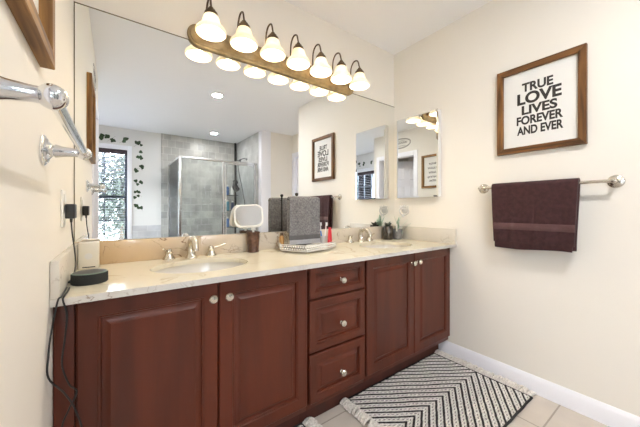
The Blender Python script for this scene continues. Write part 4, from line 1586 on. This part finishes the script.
# ------------------------------------------------------------------ ivy decals round window 1
decals = [(-0.029, 2.256, 'first'), (0.094, 2.240, 'second'), (0.259, 2.235, 'third'), (0.455, 2.199, 'corner'), (0.484, 2.02, 'a'), (0.476, 1.79, 'b'), (0.470, 1.555, 'c'), (0.462, 1.331, 'd'), (0.480, 1.094, 'e'), (-0.16, 2.25, 'z')]
labs = {'first': 'ivy sprig decal above the dark valance end of the reflected window', 'second': 'ivy sprig decal above the middle of the reflected window', 'third': 'ivy sprig decal above the window casing corner, last of the top row',
        'corner': 'ivy sprig decal at the top of the column beside the reflected window', 'a': 'second ivy sprig decal from the top of the column beside the window', 'b': 'third ivy sprig decal down the column beside the window',
        'c': 'fourth ivy sprig decal down the column beside the window', 'd': 'fifth ivy sprig decal down the column beside the window', 'e': 'lowest ivy sprig decal of the column beside the window', 'z': 'ivy sprig decal above the window end hidden by the near wall'}
rnd = random.Random(21)
for dx, dz, key in decals:
    mb = MB()
    for i in range(rnd.choice((4, 5, 6))):
        cx_, cz_ = dx + rnd.uniform(-0.055, 0.055), dz + rnd.uniform(-0.06, 0.06) * (1.0 if key in 'abcde' else 0.6)
        a0, r_ = rnd.uniform(0, 6.28), rnd.uniform(0.024, 0.036)
        N = 15
        pts0, pts1 = [], []
        for k in range(N):
            a = a0 + 2 * PI * k / N
            q = r_ * (0.62 + 0.38 * abs(math.cos(1.5 * (a - a0))))
            pts0.append((cx_ + q * math.cos(a), -4.1495, cz_ + q * math.sin(a)))
            pts1.append((cx_ + q * math.cos(a), -4.1475 + 0.0003 * i, cz_ + q * math.sin(a)))
        mb.loops([pts0, pts1], cap0=True, cap1=True)
    stem = [(dx + q * 0.055, -4.1488, dz + (0.05 * q if key not in 'abcde' else -0.04 * q * q)) for q in (-1, -0.5, 0, 0.5, 1)]
    mb.tube(stem, 0.0011, 6)
    o = obj('ivy_decal', mb, M['leaf'], loc=(dx, -4.149, dz), smooth=0)
    tag(o, labs[key], 'decal', 'ivy decals round the bathroom window')
# three more above window 2 in the alcove
for i, yy in enumerate((-3.50, -3.30, -3.08)):
    mb = MB()
    for j in range(4):
        cy_, cz_ = yy + rnd.uniform(-0.05, 0.05), 2.19 + rnd.uniform(-0.04, 0.04)
        r_ = rnd.uniform(0.02, 0.034)
        a0 = rnd.uniform(0, 6)
        p0, p1 = [], []
        for k in range(15):
            a = a0 + 2 * PI * k / 15
            q = r_ * (0.62 + 0.38 * abs(math.cos(1.5 * (a - a0))))
            p0.append((-0.8995, cy_ + q * math.cos(a), cz_ + q * math.sin(a)))
            p1.append((-0.8975 + 0.0003 * j, cy_ + q * math.cos(a), cz_ + q * math.sin(a)))
        mb.loops([p0, p1], cap0=True, cap1=True)
    o = obj('ivy_decal', mb, M['leaf'], loc=(-0.899, yy, 2.19), smooth=0)
    tag(o, ('ivy decal above the alcove window, at its end by the far wall', 'ivy decal above the middle of the alcove window in the cabinet mirror', 'ivy decal above the alcove window, at its end by the doorway')[i], 'decal', 'ivy decals above the alcove window')

# ------------------------------------------------------------------ shower enclosure
sx0, sx1, syf, syb, szt = 0.94, 2.18, -3.10, -4.135, 1.895
t = thing('shower_enclosure', ((sx0 + sx1) / 2, syf, 0.0), 'chrome-framed glass shower enclosure with a hinged door seen in the mirror', 'shower')
M['frame_metal'] = simple('brushed_aluminium', (0.72, 0.73, 0.74), 0.25, 1.0)
obj('curb', MB().box(sx0 - 0.05, sx1, syf - 0.06, syf + 0.05, 0, 0.10, 0.004).box(sx0 - 0.05, sx0 + 0.05, syb, syf - 0.06, 0, 0.10, 0.004), M['tile_tub'], t)
hd = MB().box(sx0 - 0.018, sx1, syf - 0.016, syf + 0.016, szt - 0.035, szt, 0.003)
hd.box(sx0 - 0.016, sx0 + 0.016, syb, syf - 0.016, szt - 0.035, szt, 0.003)
obj('header_rail', hd, M['frame_metal'], t)
obj('corner_post', MB().box(sx0 - 0.018, sx0 + 0.022, syf - 0.018, syf + 0.018, 0.10, szt - 0.035, 0.003), M['frame_metal'], t)
obj('fixed_panel', MB().box(sx0 + 0.022, 1.575, syf - 0.003, syf + 0.003, 0.10, szt - 0.035), M['shower_glass'], t)
obj('return_panel', MB().box(sx0 - 0.003, sx0 + 0.003, syb, syf - 0.018, 0.10, szt - 0.035), M['shower_glass'], t)
obj('wall_channel', MB().box(sx0 - 0.014, sx0 + 0.014, syb, syb + 0.012, 0.10, szt - 0.035), M['frame_metal'], t)
obj('mid_post', MB().box(1.575, 1.605, syf - 0.015, syf + 0.015, 0.10, szt - 0.035, 0.003), M['frame_metal'], t)
dr = obj('glass_door', MB().box(1.645, 2.135, syf - 0.003, syf + 0.003, 0.115, szt - 0.055), M['shower_glass'], t)
df = MB()
df.box(1.612, 1.645, syf - 0.012, syf + 0.012, 0.105, szt - 0.040, 0.002)
df.box(2.135, 2.165, syf - 0.012, syf + 0.012, 0.105, szt - 0.040, 0.002)
df.box(1.645, 2.135, syf - 0.012, syf + 0.012, szt - 0.062, szt - 0.040, 0.002)
df.box(1.645, 2.135, syf - 0.012, syf + 0.012, 0.105, 0.128, 0.002)
obj('door_frame', df, M['frame_metal'], dr)
hn = MB().tube(smoothline([(1.628, syf + 0.012, 0.95), (1.628, syf + 0.045, 0.96), (1.628, syf + 0.045, 1.14), (1.628, syf + 0.012, 1.15)], 4), 0.007, 10)
obj('handle', hn, M['frame_metal'], dr)

t = thing('hand_shower', (2.18, -3.56, 2.03), 'hand shower with hose on the tiled side wall inside the enclosure', 'shower head')
M['shower_metal'] = simple('dull_chrome', (0.38, 0.39, 0.41), 0.25, 1.0)
obj('arm', MB().lathe([(0.028, 0.0005), (0.026, 0.006), (0.012, 0.010)], (2.18, -3.56, 2.035), '-X', 18).tube(smoothline([(2.175, -3.56, 2.035), (2.12, -3.56, 2.045), (2.06, -3.56, 2.015)], 5), 0.009, 10), M['shower_metal'], t)
obj('head', MB().lathe([(0.010, -0.01), (0.014, 0.01), (0.018, 0.02), (0.045, 0.045), (0.048, 0.055), (0.0, 0.057)], (2.06, -3.56, 2.015), (-0.55, 0, -0.83), 20), M['shower_metal'], t)
obj('hose', MB().tube(smoothline([(2.10, -3.55, 2.035), (2.00, -3.50, 1.98), (1.98, -3.45, 1.80), (2.04, -3.42, 1.45), (2.10, -3.42, 1.10), (2.15, -3.45, 0.95), (2.172, -3.50, 1.05)], 6), 0.008, 8), M['shower_metal'], t)
obj('valve', MB().lathe([(0.07, 0.0005), (0.068, 0.006), (0.025, 0.012), (0.022, 0.05), (0.0, 0.052)], (2.18, -3.50, 1.10), '-X', 24), M['shower_metal'], t)
# caddy pole in the corner, with a black pouf and bottles on its shelves
t = thing('shower_caddy', (2.10, -4.05, 0), 'dark corner pole caddy with shelves behind the shower glass', 'caddy')
obj('pole', MB().tube([(2.145, -4.095, 0.0), (2.145, -4.095, H - 0.001)], 0.019, 12), M['black_metal'], t)
for zz in (0.72, 1.05, 1.36):
    sh = MB()
    sh.tube([(1.93, -4.11, zz), (1.93, -4.00, zz), (2.02, -3.93, zz), (2.15, -3.93, zz), (2.15, -4.11, zz), (1.93, -4.11, zz)], 0.004, 6)
    for k in range(8):
        x = 1.945 + k * 0.027
        sh.tube([(x, -4.11, zz - 0.004), (x, -3.95, zz - 0.004)], 0.002, 6)
    obj('wire_shelf', sh, M['black_metal'], t)
pf = MB()
rnd = random.Random(8)
pf.tube([(2.10, -3.97, 1.78), (2.09, -3.91, 1.68), (2.085, -3.88, 1.62)], 0.004, 6)
for i in range(26):
    pf.sphere((2.085 + rnd.uniform(-0.04, 0.04), -3.88 + rnd.uniform(-0.03, 0.03), 1.56 + rnd.uniform(-0.11, 0.07)), rnd.uniform(0.025, 0.04), 8, 6)
pf.tube([(2.140, -4.074, 1.78), (2.10, -3.97, 1.78)], 0.004, 6)
o = obj('bath_pouf', pf, M['black'], loc=(2.085, -3.88, 1.56))
tag(o, 'black bath pouf hanging from the caddy pole in the shower', 'bath pouf')
cols = {'blue': (0.05, 0.16, 0.42), 'teal': (0.05, 0.30, 0.42), 'white': (0.75, 0.77, 0.80), 'navy': (0.02, 0.04, 0.12)}
for i, (x, y, z, h, r, c, lab) in enumerate(((1.965, -4.04, 1.362, 0.20, 0.030, 'blue', 'blue shampoo bottle on the top caddy shelf in the shower'), (2.045, -4.00, 1.362, 0.17, 0.028, 'white', 'white bottle on the top caddy shelf in the shower'),
                                            (1.965, -4.03, 1.052, 0.21, 0.032, 'teal', 'teal bottle on the middle caddy shelf in the shower'), (2.05, -3.99, 1.052, 0.19, 0.030, 'navy', 'navy bottle on the middle caddy shelf in the shower'),
                                            (1.965, -4.03, 0.722, 0.20, 0.032, 'blue', 'blue bottle on the lowest caddy shelf in the shower'), (2.05, -3.99, 0.722, 0.22, 0.030, 'teal', 'teal bottle on the lowest caddy shelf in the shower'))):
    t = thing('shampoo_bottle', (x, y, z), lab, 'bottle', 'bottles on the shower caddy')
    if c not in M:
        M[c] = simple('bottle_' + c, cols[c], 0.3)
    z += 0.003
    obj('body', MB().lathe([(r - 0.003, 0.0), (r, 0.004), (r, h * 0.78), (r * 0.5, h * 0.86), (r * 0.42, h * 0.87)], (x, y, z), 'Z', 18), M[c], t)
    obj('cap', MB().lathe([(r * 0.5, h * 0.871), (r * 0.5, h), (r * 0.4, h + 0.004)], (x, y, z), 'Z', 16), M['white'], t)
